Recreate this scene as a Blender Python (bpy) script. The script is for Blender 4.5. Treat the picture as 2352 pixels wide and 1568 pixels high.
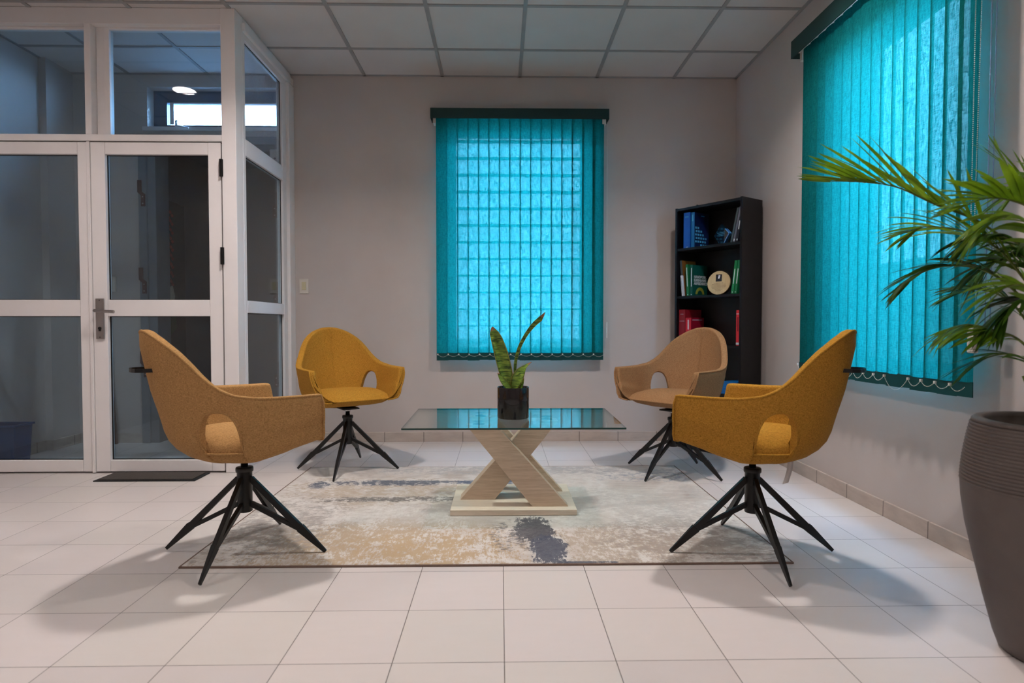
import bpy, bmesh, math, random
from math import sin, cos, pi, radians
from mathutils import Vector, Matrix
random.seed(7)
scene = bpy.context.scene
COL = scene.collection
for o in list(bpy.data.objects): bpy.data.objects.remove(o)

# ------------------------------------------------------------------ camera, world, exposure
PITCH, YAW, FPX, CAMH = -0.0283, 0.0192, 1393.84, 0.9037
cam_d = bpy.data.cameras.new('camera'); cam = bpy.data.objects.new('camera', cam_d); COL.objects.link(cam)
cam.location = (0, 0, CAMH)
cam.rotation_euler = (pi/2 + PITCH, 0, -YAW)
cam_d.sensor_width = 36; cam_d.lens = 36*FPX/2352
cam_d.clip_start = .02; cam_d.clip_end = 200
cam_d.dof.use_dof = True; cam_d.dof.focus_distance = 2.9; cam_d.dof.aperture_fstop = 2.8
scene.camera = cam
scene.view_settings.view_transform = 'Standard'; scene.view_settings.look = 'None'
scene.view_settings.gamma = 1; scene.view_settings.use_curve_mapping = False
scene.view_settings.exposure = 0.0
w = bpy.data.worlds.new('sky'); scene.world = w; w.use_nodes = True
bg = w.node_tree.nodes['Background']
bg.inputs[0].default_value = (.36, .64, 1.0, 1); bg.inputs[1].default_value = 58.0

def area_light(name, loc, size, power, color, spread=180, shape='DISK', rot=(0, 0, 0)):
    l = bpy.data.lights.new(name, 'AREA'); l.shape = shape; l.size = size; l.energy = power
    l.color = color; l.spread = radians(spread)
    o = bpy.data.objects.new(name, l); COL.objects.link(o); o.location = loc; o.rotation_euler = rot
    return o
CEIL = 2.787
WARM = (1.0, .945, .92)
KEYS = [((-.93, 2.83), 28.5), ((1.07, 2.80), 28.5), ((-2.54, 2.54), 11)]
REST = [((-.93, .55), 9.5), ((1.07, .55), 9.5), ((-2.54, .2), 9), ((-.93, -1.5), 11), ((1.07, -1.5), 11)]
for (x, y), p in KEYS + REST:
    area_light('downlight_lamp', (x, y, CEIL-.012), .15, p*.725, WARM, 134).visible_glossy = False

# ------------------------------------------------------------------ helpers
def lin(c):
    return tuple(((v/255)/12.92 if v/255 <= .04045 else ((v/255+.055)/1.055)**2.4) for v in c)
def tag(o, label=None, cat=None, group=None, kind=None):
    if label: o['label'] = label
    if cat: o['category'] = cat
    if group: o['group'] = group
    if kind: o['kind'] = kind
    return o
def thing(name, label, cat, loc=(0, 0, 0), rz=0, group=None):
    o = bpy.data.objects.new(name, None); COL.objects.link(o); o.empty_display_size = .1
    o.location = loc; o.rotation_euler = (0, 0, rz)
    return tag(o, label, cat, group)
class MB:
    def __init__(s): s.v = []; s.f = []; s.m = []; s.sm = []
    def add(s, vs, fs, mi=0, smooth=False):
        b = len(s.v); s.v += [tuple(v) for v in vs]
        for f in fs: s.f.append(tuple(i+b for i in f)); s.m.append(mi); s.sm.append(smooth)
    def box(s, a, b, mi=0):
        x0, y0, z0 = a; x1, y1, z1 = b
        x0, x1 = min(x0, x1), max(x0, x1); y0, y1 = min(y0, y1), max(y0, y1); z0, z1 = min(z0, z1), max(z0, z1)
        s.add([(x0,y0,z0),(x1,y0,z0),(x1,y1,z0),(x0,y1,z0),(x0,y0,z1),(x1,y0,z1),(x1,y1,z1),(x0,y1,z1)],
              [(0,3,2,1),(4,5,6,7),(0,1,5,4),(1,2,6,5),(2,3,7,6),(3,0,4,7)], mi)
        return s
    def tube(s, pts, r, n=8, mi=0, flat=1.0, closed=False, cap=True, up=None):
        pts = [Vector(p) for p in pts]; N = len(pts)
        rr = r if isinstance(r, (list, tuple)) else [r]*N
        vs = []; prev = None
        for i, p in enumerate(pts):
            t = (pts[(i+1) % N]-pts[i-1]) if closed else (pts[min(i+1, N-1)]-pts[max(i-1, 0)])
            t.normalize()
            if prev is None:
                a = Vector(up) if up else (Vector((0, 0, 1)) if abs(t.z) < .9 else Vector((1, 0, 0)))
            else: a = prev
            u = a - t*a.dot(t); u.normalize(); prev = u; w_ = t.cross(u)
            for k in range(n):
                an = 2*pi*(k+.5)/n
                vs.append(p + u*cos(an)*rr[i] + w_*sin(an)*rr[i]*flat)
        fs = []
        R = N if closed else N-1
        for i in range(R):
            j = (i+1) % N
            for k in range(n):
                k2 = (k+1) % n
                fs.append((i*n+k, i*n+k2, j*n+k2, j*n+k))
        s.add(vs, fs, mi, n > 4)
        if cap and not closed:
            s.add(vs[:n], [tuple(range(n))[::-1]], mi); s.add(vs[-n:], [tuple(range(n))], mi)
        return s
    def lathe(s, prof, n=48, c=(0, 0, 0), mi=0, smooth=True, cap=True):
        vs = []
        for r, z in prof:
            for k in range(n): vs.append((c[0]+r*cos(2*pi*k/n), c[1]+r*sin(2*pi*k/n), c[2]+z))
        fs = []
        for i in range(len(prof)-1):
            for k in range(n):
                k2 = (k+1) % n; fs.append((i*n+k, i*n+k2, (i+1)*n+k2, (i+1)*n+k))
        s.add(vs, fs, mi, smooth)
        if cap and prof[0][0] > 1e-5: s.add(vs[:n], [tuple(range(n))[::-1]], mi)
        if cap and prof[-1][0] > 1e-5: s.add(vs[-n:], [tuple(range(n))], mi)
        return s
    def prism(s, poly, h0, h1, axis='z', mi=0):
        n = len(poly)
        def P(p, h): return {'z': (p[0], p[1], h), 'y': (p[0], h, p[1]), 'x': (h, p[0], p[1])}[axis]
        vs = [P(p, h0) for p in poly]+[P(p, h1) for p in poly]
        fs = [tuple(range(n))[::-1], tuple(range(n, 2*n))]+[(i, (i+1) % n, (i+1) % n+n, i+n) for i in range(n)]
        s.add(vs, fs, mi); return s
    def build(s, name, mats, parent=None, bevel=0, recalc=True, sub=0, wn=False, loc=None, rot=None, segs=2):
        me = bpy.data.meshes.new(name); me.from_pydata(s.v, [], s.f)
        for i, p in enumerate(me.polygons): p.material_index = s.m[i]; p.use_smooth = s.sm[i]
        for m in (mats if isinstance(mats, (list, tuple)) else [mats]): me.materials.append(m)
        if recalc:
            bm = bmesh.new(); bm.from_mesh(me); bmesh.ops.remove_doubles(bm, verts=bm.verts, dist=1e-6)
            bmesh.ops.recalc_face_normals(bm, faces=bm.faces); bm.to_mesh(me); bm.free()
        o = bpy.data.objects.new(name, me); COL.objects.link(o)
        if parent: o.parent = parent
        if loc: o.location = loc
        if rot: o.rotation_euler = rot
        if bevel:
            b = o.modifiers.new('bevel', 'BEVEL'); b.width = bevel; b.segments = segs; b.limit_method = 'ANGLE'; b.angle_limit = radians(40)
        if sub:
            b = o.modifiers.new('sub', 'SUBSURF'); b.levels = sub; b.render_levels = sub
        return o
def wallgrid(mb, xs, zs, skip, y0, y1, axis='y'):
    for i in range(len(xs)-1):
        for j in range(len(zs)-1):
            if (i, j) in skip: continue
            if axis == 'y': mb.box((xs[i], y0, zs[j]), (xs[i+1], y1, zs[j+1]))
            else: mb.box((y0, xs[i], zs[j]), (y1, xs[i+1], zs[j+1]))
def text_obj(txt, size, mat, parent, loc, rot, name='title_text', extrude=.0004, bold=0.0):
    cu = bpy.data.curves.new(name, 'FONT'); cu.body = txt; cu.size = size; cu.extrude = extrude; cu.offset = bold
    cu.space_line = .92
    t = bpy.data.objects.new(name, cu); COL.objects.link(t)
    bpy.context.view_layer.update()
    me = bpy.data.meshes.new_from_object(t.evaluated_get(bpy.context.evaluated_depsgraph_get()))
    bpy.data.objects.remove(t); me.name = name; me.materials.clear(); me.materials.append(mat)
    o = bpy.data.objects.new(name, me); COL.objects.link(o); o.parent = parent; o.location = loc; o.rotation_euler = rot
    return o

# unprojection from photograph pixels (used to measure the place)
def _rot():
    cp, sp = cos(PITCH), sin(PITCH); cy, sy = cos(YAW), sin(YAW)
    fw = Vector((sy*cp, cy*cp, sp)); rt = Vector((cy, -sy, 0)); up = rt.cross(fw)
    return rt, up, fw
_R = _rot()
def at(px, py, Y):
    d = _R[0]*((px-1176)/FPX) - _R[1]*((py-784)/FPX) + _R[2]
    t = Y/d.y
    return Vector((0, 0, CAMH)) + d*t

# ------------------------------------------------------------------ materials
def newmat(name):
    m = bpy.data.materials.new(name); m.use_nodes = True
    nt = m.node_tree; b = nt.nodes['Principled BSDF']; return m, nt, b
def setc(sock, c): sock.default_value = (*c, 1)
def coord(nt, kind='Object', scale=None, rot=None, loc=None):
    tc = nt.nodes.new('ShaderNodeTexCoord'); out = tc.outputs[kind]
    if scale or rot or loc:
        mp = nt.nodes.new('ShaderNodeMapping'); nt.links.new(out, mp.inputs[0]); out = mp.outputs[0]
        if scale: mp.inputs['Scale'].default_value = scale
        if rot: mp.inputs['Rotation'].default_value = rot
        if loc: mp.inputs['Location'].default_value = loc
    return out
def noise(nt, vec, scale, detail=3, rough=.5, dist=0):
    n = nt.nodes.new('ShaderNodeTexNoise'); nt.links.new(vec, n.inputs['Vector'])
    n.inputs['Scale'].default_value = scale; n.inputs['Detail'].default_value = detail
    n.inputs['Roughness'].default_value = rough; n.inputs['Distortion'].default_value = dist
    return n.outputs['Fac']
def ramp(nt, fac, stops, interp='LINEAR'):
    r = nt.nodes.new('ShaderNodeValToRGB'); nt.links.new(fac, r.inputs[0]); r.color_ramp.interpolation = interp
    e = r.color_ramp.elements
    while len(e) < len(stops): e.new(.5)
    for i, (p, c) in enumerate(stops):
        e[i].position = p; e[i].color = (*c, 1) if len(c) == 3 else c
    return r.outputs['Color']
def math_(nt, op, a, b=None, clamp=False, c=None):
    m = nt.nodes.new('ShaderNodeMath'); m.operation = op; m.use_clamp = clamp
    for i, v in enumerate((a, b, c)):
        if v is None: continue
        if isinstance(v, (int, float)): m.inputs[i].default_value = v
        else: nt.links.new(v, m.inputs[i])
    return m.outputs[0]
def mixc(nt, fac, a, b, mode='MIX'):
    m = nt.nodes.new('ShaderNodeMix'); m.data_type = 'RGBA'; m.blend_type = mode
    for s, v in ((0, fac), (6, a), (7, b)):
        if isinstance(v, (int, float)): m.inputs[s].default_value = v
        elif isinstance(v, tuple): m.inputs[s].default_value = (*v, 1)
        else: nt.links.new(v, m.inputs[s])
    return m.outputs[2]
def bump(nt, b, h, strength=.2, dist=.002):
    n = nt.nodes.new('ShaderNodeBump'); n.inputs['Strength'].default_value = strength; n.inputs['Distance'].default_value = dist
    nt.links.new(h, n.inputs['Height']); nt.links.new(n.outputs[0], b.inputs['Normal'])
def plain(name, rgb, rough=.5, metal=0, var=.06, nscale=12, spec=.5, bmp=0, bscale=200):
    m, nt, b = newmat(name); c = lin(rgb)
    b.inputs['Roughness'].default_value = rough; b.inputs['Metallic'].default_value = metal
    b.inputs['Specular IOR Level'].default_value = spec
    v = coord(nt); f = noise(nt, v, nscale)
    lo = tuple(x*(1-var) for x in c); hi = tuple(min(1, x*(1+var)) for x in c)
    nt.links.new(ramp(nt, f, [(.3, lo), (.7, hi)]), b.inputs['Base Color'])
    if bmp: bump(nt, b, noise(nt, v, bscale), bmp, .001)
    return m

def floor_mat():
    m, nt, b = newmat('beige_floor_tile')
    v = coord(nt, loc=(-.0105, -.100, 0))
    br = nt.nodes.new('ShaderNodeTexBrick'); nt.links.new(v, br.inputs['Vector'])
    br.offset = 0; br.squash = 1
    br.inputs['Scale'].default_value = 1; br.inputs['Brick Width'].default_value = .3; br.inputs['Row Height'].default_value = .3
    br.inputs['Mortar Size'].default_value = .0013; br.inputs['Mortar Smooth'].default_value = .3; br.inputs['Bias'].default_value = 0
    setc(br.inputs['Color1'], (0, 0, 0)); setc(br.inputs['Color2'], (1, 1, 1)); setc(br.inputs['Mortar'], (.5, .5, .5))
    tint = ramp(nt, br.outputs['Color'], [(0, lin((194, 186, 183))), (.5, lin((206, 197, 194))), (1, lin((200, 194, 187)))])
    n1 = noise(nt, v, 5, 4, .6, .4); n2 = noise(nt, coord(nt, scale=(1, 3.5, 1)), 9, 5, .65)
    c = mixc(nt, math_(nt, 'MULTIPLY', n1, .5), tint, lin((212, 199, 196)))
    c = mixc(nt, math_(nt, 'MULTIPLY', n2, .35), c, lin((190, 185, 176)))
    c = mixc(nt, br.outputs['Fac'], c, lin((92, 82, 76)))
    nt.links.new(c, b.inputs['Base Color'])
    b.inputs['Roughness'].default_value = .38; b.inputs['Specular IOR Level'].default_value = .4
    nt.links.new(math_(nt, 'ADD', math_(nt, 'MULTIPLY', n1, .16), .36), b.inputs['Roughness'])
    bump(nt, b, math_(nt, 'SUBTRACT', 1, br.outputs['Fac']), .4, .001)
    return m
def skirting_mat(axis):
    m, nt, b = newmat('skirting_tile')
    sep = nt.nodes.new('ShaderNodeSeparateXYZ'); nt.links.new(coord(nt), sep.inputs[0])
    s = math_(nt, 'ADD', sep.outputs[axis], -.0105 if axis == 0 else -.100)
    fr = math_(nt, 'FRACT', math_(nt, 'MULTIPLY', s, 1/.3))
    j = math_(nt, 'LESS_THAN', math_(nt, 'ABSOLUTE', math_(nt, 'SUBTRACT', fr, .5)), .4925)
    n = noise(nt, coord(nt, scale=(1, 1, 3)), 8, 4, .6)
    c = ramp(nt, n, [(.3, lin((176, 162, 153))), (.7, lin((196, 182, 172)))])
    c = mixc(nt, j, lin((96, 86, 80)), c)
    nt.links.new(c, b.inputs['Base Color']); b.inputs['Roughness'].default_value = .45
    return m
def wall_mat(name='painted_wall', rgb=(194, 183, 178)):
    m, nt, b = newmat(name)
    v = coord(nt); n = noise(nt, v, 3, 3); f = noise(nt, v, 260, 2)
    c = lin(rgb)
    nt.links.new(ramp(nt, n, [(.3, tuple(x*.97 for x in c)), (.7, tuple(x*1.03 for x in c))]), b.inputs['Base Color'])
    b.inputs['Roughness'].default_value = .75; bump(nt, b, f, .25, .001)
    return m
def fabric_mat(name, rgb, dark):
    m, nt, b = newmat(name)
    v = coord(nt)
    n1 = noise(nt, coord(nt, scale=(1, 1, .25)), 520, 2, .6); n2 = noise(nt, coord(nt, scale=(.25, .25, 1)), 520, 2, .6)
    n3 = noise(nt, v, 12, 4, .6)
    s = math_(nt, 'ADD', math_(nt, 'MULTIPLY', n1, .5), math_(nt, 'MULTIPLY', n2, .5))
    c = ramp(nt, s, [(.36, lin(dark)), (.5, lin(rgb)), (.64, tuple(min(1, x*1.35) for x in lin(rgb)))])
    c = mixc(nt, math_(nt, 'MULTIPLY', n3, .3), c, tuple(x*.8 for x in lin(rgb)))
    nt.links.new(c, b.inputs['Base Color'])
    b.inputs['Roughness'].default_value = .9; b.inputs['Specular IOR Level'].default_value = .15
    b.inputs['Sheen Weight'].default_value = .03; b.inputs['Sheen Roughness'].default_value = .5
    setc(b.inputs['Sheen Tint'], tuple(min(1, x*2) for x in lin(rgb)))
    bump(nt, b, s, .5, .0012)
    return m
def glass_mat(name, tint=(.86, .90, .90), refl=1.0, dirt=0):
    m = bpy.data.materials.new(name); m.use_nodes = True; nt = m.node_tree; nt.nodes.clear()
    out = nt.nodes.new('ShaderNodeOutputMaterial')
    g = nt.nodes.new('ShaderNodeNewGeometry')
    dp = nt.nodes.new('ShaderNodeVectorMath'); dp.operation = 'DOT_PRODUCT'
    nt.links.new(g.outputs['Normal'], dp.inputs[0]); nt.links.new(g.outputs['Incoming'], dp.inputs[1])
    c = math_(nt, 'ABSOLUTE', dp.outputs['Value'])
    f = math_(nt, 'POWER', math_(nt, 'SUBTRACT', 1, c, True), 5)
    f = math_(nt, 'ADD', math_(nt, 'MULTIPLY', f, .96), .045)
    f = math_(nt, 'MULTIPLY', f, refl, True)
    tr = nt.nodes.new('ShaderNodeBsdfTransparent'); setc(tr.inputs[0], tint)
    gl = nt.nodes.new('ShaderNodeBsdfGlossy'); gl.inputs['Roughness'].default_value = .01; setc(gl.inputs[0], (1, 1, 1))
    mx = nt.nodes.new('ShaderNodeMixShader'); nt.links.new(f, mx.inputs[0]); nt.links.new(tr.outputs[0], mx.inputs[1]); nt.links.new(gl.outputs[0], mx.inputs[2])
    o = mx.outputs[0]
    if dirt:
        df = nt.nodes.new('ShaderNodeBsdfDiffuse'); setc(df.inputs[0], (.7, .72, .75))
        tl = nt.nodes.new('ShaderNodeBsdfTranslucent'); setc(tl.inputs[0], (.7, .72, .75))
        a = nt.nodes.new('ShaderNodeMixShader'); a.inputs[0].default_value = .5
        nt.links.new(df.outputs[0], a.inputs[1]); nt.links.new(tl.outputs[0], a.inputs[2])
        n = noise(nt, coord(nt, scale=(1, 1, .3)), 6, 6, .7)
        ff = math_(nt, 'MULTIPLY', math_(nt, 'SUBTRACT', n, .35, True), dirt)
        b2 = nt.nodes.new('ShaderNodeMixShader'); nt.links.new(ff, b2.inputs[0]); nt.links.new(o, b2.inputs[1]); nt.links.new(a.outputs[0], b2.inputs[2])
        o = b2.outputs[0]
    nt.links.new(o, out.inputs[0])
    return m
def blind_mat(name, rgbt, rgbd, see=.0135):
    m = bpy.data.materials.new(name); m.use_nodes = True; nt = m.node_tree; nt.nodes.clear()
    out = nt.nodes.new('ShaderNodeOutputMaterial')
    n1 = noise(nt, coord(nt, scale=(1, 1, .08)), 420, 3, .6); n2 = noise(nt, coord(nt, scale=(.12, .12, 1)), 420, 2, .6)
    s = math_(nt, 'ADD', math_(nt, 'MULTIPLY', n1, .6), math_(nt, 'MULTIPLY', n2, .4))
    tl = nt.nodes.new('ShaderNodeBsdfTranslucent')
    nt.links.new(ramp(nt, s, [(.36, tuple(x*.55 for x in rgbt)), (.62, tuple(min(1, x*1.25) for x in rgbt))]), tl.inputs[0])
    df = nt.nodes.new('ShaderNodeBsdfDiffuse')
    nt.links.new(ramp(nt, s, [(.36, tuple(x*.7 for x in rgbd)), (.62, tuple(x*1.25 for x in rgbd))]), df.inputs[0])
    tr = nt.nodes.new('ShaderNodeBsdfTransparent'); setc(tr.inputs[0], (.6, .92, .9))
    a = nt.nodes.new('ShaderNodeAddShader'); nt.links.new(tl.outputs[0], a.inputs[0]); nt.links.new(df.outputs[0], a.inputs[1])
    mx = nt.nodes.new('ShaderNodeMixShader')
    nt.links.new(math_(nt, 'MULTIPLY', ramp(nt, s, [(.42, (0, 0, 0)), (.6, (1, 1, 1))]), see), mx.inputs[0])
    nt.links.new(a.outputs[0], mx.inputs[1]); nt.links.new(tr.outputs[0], mx.inputs[2])
    nt.links.new(mx.outputs[0], out.inputs[0])
    return m
def wood_mat(name, lo, hi, axis=0, rough=.5, sc=1):
    m, nt, b = newmat(name)
    s = [14*sc, 14*sc, 14*sc]; s[axis] = 1.0*sc
    n = noise(nt, coord(nt, scale=tuple(s)), 6, 5, .65, .5)
    n2 = noise(nt, coord(nt, scale=tuple(q*4 for q in s)), 6, 2, .5)
    f = math_(nt, 'ADD', math_(nt, 'MULTIPLY', n, .75), math_(nt, 'MULTIPLY', n2, .25))
    nt.links.new(ramp(nt, f, [(.32, lin(lo)), (.66, lin(hi))]), b.inputs['Base Color'])
    b.inputs['Roughness'].default_value = rough; bump(nt, b, f, .1, .001)
    return m
def rug_mat():
    m, nt, b = newmat('abstract_rug')
    tc = coord(nt); sep = nt.nodes.new('ShaderNodeSeparateXYZ'); nt.links.new(tc, sep.inputs[0])
    X, Y = sep.outputs[0], sep.outputs[1]
    big = noise(nt, tc, 1.9, 5, .62, .6)
    st = noise(nt, coord(nt, scale=(1, 6, 1)), 5, 6, .7, .3)
    st2 = noise(nt, coord(nt, scale=(5, 1.2, 1)), 9, 6, .7, .2)
    fine = noise(nt, tc, 60, 4, .7)
    brk = noise(nt, tc, 22, 5, .75)
    base = ramp(nt, big, [(.30, lin((158, 146, 138))), (.42, lin((188, 179, 170))), (.52, lin((206, 201, 195))), (.64, lin((172, 160, 150)))])
    base = mixc(nt, math_(nt, 'MULTIPLY', ramp(nt, st, [(.45, (0, 0, 0)), (.62, (1, 1, 1))]), .40), base, lin((212, 209, 205)))
    def sm(v, a, b_):   # smoothstep-like
        return math_(nt, 'DIVIDE', math_(nt, 'SUBTRACT', v, a), b_-a, True)
    def ell(cx, cy, rx, ry):
        dx = math_(nt, 'DIVIDE', math_(nt, 'SUBTRACT', X, cx), rx); dy = math_(nt, 'DIVIDE', math_(nt, 'SUBTRACT', Y, cy), ry)
        d = math_(nt, 'ADD', math_(nt, 'POWER', math_(nt, 'ABSOLUTE', dx), 2.6), math_(nt, 'POWER', math_(nt, 'ABSOLUTE', dy), 2.6))
        return math_(nt, 'SUBTRACT', 1, d, False)
    def patch(col, cx, cy, rx, ry, c, nz, amt=1.0, thr=.0, rag=3.2, mx=1.0, soft=None):
        e = math_(nt, 'MULTIPLY', ell(cx, cy, rx, ry), amt)
        v = math_(nt, 'ADD', e, math_(nt, 'MULTIPLY', math_(nt, 'SUBTRACT', nz, .5), rag))
        f = sm(v, thr+.10, thr+(.35 if sum(c) < .5 else .75))
        if mx < 1: f = math_(nt, 'MULTIPLY', f, mx)
        return mixc(nt, f, col, c)
    c = base
    c = mixc(nt, math_(nt, 'MULTIPLY', ramp(nt, brk, [(.42, (0, 0, 0)), (.6, (1, 1, 1))]), .35), c, lin((172, 164, 158)))
    # ochre fields along the front edge and left
    wob = noise(nt, tc, 4.5, 5, .7, 1.0)
    bs = math_(nt, 'ADD', math_(nt, 'MULTIPLY', st2, .34), math_(nt, 'ADD', math_(nt, 'MULTIPLY', brk, .30), math_(nt, 'MULTIPLY', wob, .36)))
    hs = math_(nt, 'ADD', math_(nt, 'MULTIPLY', st, .4), math_(nt, 'ADD', math_(nt, 'MULTIPLY', brk, .28), math_(nt, 'MULTIPLY', wob, .32)))
    g1 = noise(nt, coord(nt, scale=(1, 2.6, 1)), 34, 6, .8, .3); g2 = noise(nt, coord(nt, scale=(3.2, 1, 1)), 26, 6, .8, .3)
    def mix2(a, wa, b_, wb, c_, wc): return math_(nt, 'ADD', math_(nt, 'MULTIPLY', a, wa), math_(nt, 'ADD', math_(nt, 'MULTIPLY', b_, wb), math_(nt, 'MULTIPLY', c_, wc)))
    hv = mix2(g1, .45, wob, .3, brk, .25); vv = mix2(g2, .45, wob, .3, brk, .25)
    c = patch(c, -.50, 2.45, .68, .32, lin((168, 142, 108)), vv, 1.0, .15, 15, .8)
    c = patch(c, -.30, 2.40, .35, .18, lin((176, 148, 108)), vv, 1.0, .3, 15, .6)
    c = patch(c, .48, 2.42, .36, .26, lin((160, 142, 120)), vv, 1.0, .2, 15, .75)
    c = patch(c, -.66, 3.24, .56, .30, lin((168, 150, 128)), hv, 1.0, .2, 15, .75)
    c = patch(c, .80, 2.48, .42, .32, lin((140, 128, 120)), hv, 1.0, .2, 14, .75)
    c = patch(c, -1.0, 2.7, .26, .48, lin((138, 132, 128)), hv, 1.0, .2, 14, .75)
    c = patch(c, .5, 2.98, .8, .35, lin((178, 172, 167)), hv, 1.0, .4, 14, .7)
    c = patch(c, -.2, 2.85, .7, .2, lin((180, 172, 164)), vv, 1.0, .4, 14, .6)
    c = patch(c, .88, 3.58, .34, .18, lin((126, 132, 146)), hv, 1.0, .5, 14, .85)
    c = patch(c, .1, 3.70, 1.05, .12, lin((160, 157, 157)), hv, 1.0, .3, 13, .85)
    c = patch(c, -.62, 3.42, .42, .070, lin((62, 74, 92)), hv, 1.0, .35, 11, .95)
    c = patch(c, -.30, 3.44, .30, .030, lin((84, 92, 104)), hv, 1.0, .3, 9, .9)
    c = patch(c, -.05, 3.43, .30, .050, lin((58, 80, 110)), hv, 1.0, .3, 11, .95)
    c = patch(c, -1.0, 3.38, .07, .09, lin((60, 74, 94)), hv, 1.0, .4, 12, .95)
    c = patch(c, -.55, 3.10, .58, .055, lin((88, 86, 86)), hv, 1.0, .5, 13, .9)
    c = patch(c, .145, 2.64, .085, .17, lin((36, 42, 58)), vv, 1.6, .1, 11, .95)
    c = patch(c, .195, 2.38, .080, .17, lin((40, 52, 76)), vv, 1.5, .1, 12, .95)
    c = patch(c, .05, 2.55, .10, .20, lin((84, 84, 90)), hv, 1.0, .8, 15, .85)
    c = patch(c, .32, 2.258, .16, .012, lin((46, 56, 78)), st2, 1, .3, 3, .9)
    c = mixc(nt, math_(nt, 'MULTIPLY', fine, .3), c, lin((190, 184, 178)))
    nt.links.new(c, b.inputs['Base Color']); b.inputs['Roughness'].default_value = .95; b.inputs['Specular IOR Level'].default_value = .1
    bump(nt, b, fine, .6, .004)
    return m
def leaf_mat(name, lo, hi, trans=.35):
    m, nt, b = newmat(name)
    n = noise(nt, coord(nt), 9, 3, .6)
    c = ramp(nt, n, [(.3, lin(lo)), (.7, lin(hi))]); nt.links.new(c, b.inputs['Base Color'])
    b.inputs['Roughness'].default_value = .38
    out = nt.nodes['Material Output']; tl = nt.nodes.new('ShaderNodeBsdfTranslucent'); nt.links.new(c, tl.inputs[0])
    mx = nt.nodes.new('ShaderNodeMixShader'); mx.inputs[0].default_value = trans
    nt.links.new(b.outputs[0], mx.inputs[1]); nt.links.new(tl.outputs[0], mx.inputs[2]); nt.links.new(mx.outputs[0], out.inputs[0])
    return m
def snake_mat():
    m, nt, b = newmat('banded_snake_leaf')
    v = coord(nt, 'UV')
    sep = nt.nodes.new('ShaderNodeSeparateXYZ'); nt.links.new(v, sep.inputs[0])
    n = noise(nt, coord(nt), 60, 4, .6)
    band = noise(nt, coord(nt, scale=(.5, .5, 4)), 34, 4, .6, 1.2)
    c = ramp(nt, band, [(.38, lin((38, 62, 26))), (.5, lin((96, 130, 44))), (.66, lin((142, 164, 66)))])
    e = math_(nt, 'ABSOLUTE', math_(nt, 'SUBTRACT', sep.outputs[0], .5))
    ef = math_(nt, 'GREATER_THAN', math_(nt, 'ADD', e, math_(nt, 'MULTIPLY', n, .06)), .475)
    c = mixc(nt, ef, c, lin((176, 172, 96)))
    tip = math_(nt, 'GREATER_THAN', math_(nt, 'ADD', sep.outputs[1], math_(nt, 'MULTIPLY', n, .12)), .95)
    c = mixc(nt, tip, c, lin((150, 104, 72)))
    nt.links.new(c, b.inputs['Base Color']); b.inputs['Roughness'].default_value = .35
    return m
def emit_mat(name, color, s):
    m = bpy.data.materials.new(name); m.use_nodes = True; nt = m.node_tree; b = nt.nodes['Principled BSDF']
    setc(b.inputs['Emission Color'], color); b.inputs['Emission Strength'].default_value = s; setc(b.inputs['Base Color'], color)
    return m

M = {}
M['floor'] = floor_mat(); M['skx'] = skirting_mat(0); M['sky'] = skirting_mat(1)
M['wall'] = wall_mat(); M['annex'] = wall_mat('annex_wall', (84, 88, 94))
M['tile'] = wall_mat('ceiling_tile', (210, 204, 201)); M['tbar'] = plain('ceiling_grid_metal', (160, 158, 158), .5, 0)
M['alu'] = plain('white_painted_aluminium', (232, 227, 226), .42, 0, .02, 5)
M['gasket'] = plain('black_gasket', (22, 22, 24), .6)
M['black'] = plain('black_powder_coat', (14, 14, 16), .42, 0, .1, 40, bmp=.15, bscale=500)
M['hinge'] = plain('black_hinge_metal', (12, 12, 13), .5)
M['chrome'] = plain('chrome', (190, 190, 192), .18, 1)
M['steel'] = plain('brushed_steel', (165, 160, 158), .35, 1)
M['pane'] = glass_mat('blue_tinted_glass', (.83, .92, .97), 1.1)  # partition glass; blue tint stands in for daylight in the lobby
M['panedirty'] = glass_mat('dusty_glass', (.85, .88, .90), 1, .35)
M['winpane'] = glass_mat('window_glass', (.9, .93, .95), .8)
M['tglass'] = glass_mat('table_glass', (.90, .955, .94), 1.25)
M['tedge'] = plain('green_glass_edge', (20, 62, 58), .15)
M['teal'] = blind_mat('teal_blind_fabric', (.001, .043, .041), (.004, .085, .082))
M['tealdark'] = plain('dark_teal_valance', (9, 50, 48), .7, 0, .1, 300)
M['tealw'] = plain('dark_teal_weight_pocket', (12, 66, 66), .75, 0, .1, 300)
M['bead'] = plain('white_bead', (214, 208, 200), .4)
M['cordblue'] = plain('grey_cord', (120, 140, 170), .6)
M['fab_tan'] = fabric_mat('tan_mustard_fabric', (170, 130, 84), (134, 100, 60))
M['fab_must'] = fabric_mat('mustard_fabric', (172, 124, 48), (130, 90, 28))
M['fab_brown'] = fabric_mat('light_brown_fabric', (150, 112, 78), (122, 88, 58))
M['oak'] = wood_mat('bleached_oak', (184, 160, 136), (216, 196, 174), 0, .5)
M['oakbase'] = wood_mat('bleached_oak_base', (206, 190, 170), (230, 216, 198), 0, .5)
M['rug'] = rug_mat(); M['rugedge'] = plain('brown_rug_binding', (116, 96, 86), .9, 0, .1, 90)
M['mat'] = plain('charcoal_mat_pile', (76, 70, 66), .95, 0, .25, 260, bmp=.5, bscale=600); M['matedge'] = plain('black_rubber_edge', (32, 32, 33), .7)
M['bookcase'] = wood_mat('black_brown_wood', (5, 5, 8), (12, 11, 15), 2, .42)
M['plantpot'] = plain('grey_fibre_planter', (92, 82, 78), .55, 0, .06, 20, bmp=.2, bscale=300)
M['soil'] = plain('dark_soil', (38, 30, 24), .95, 0, .4, 80, bmp=.8, bscale=90)
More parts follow.
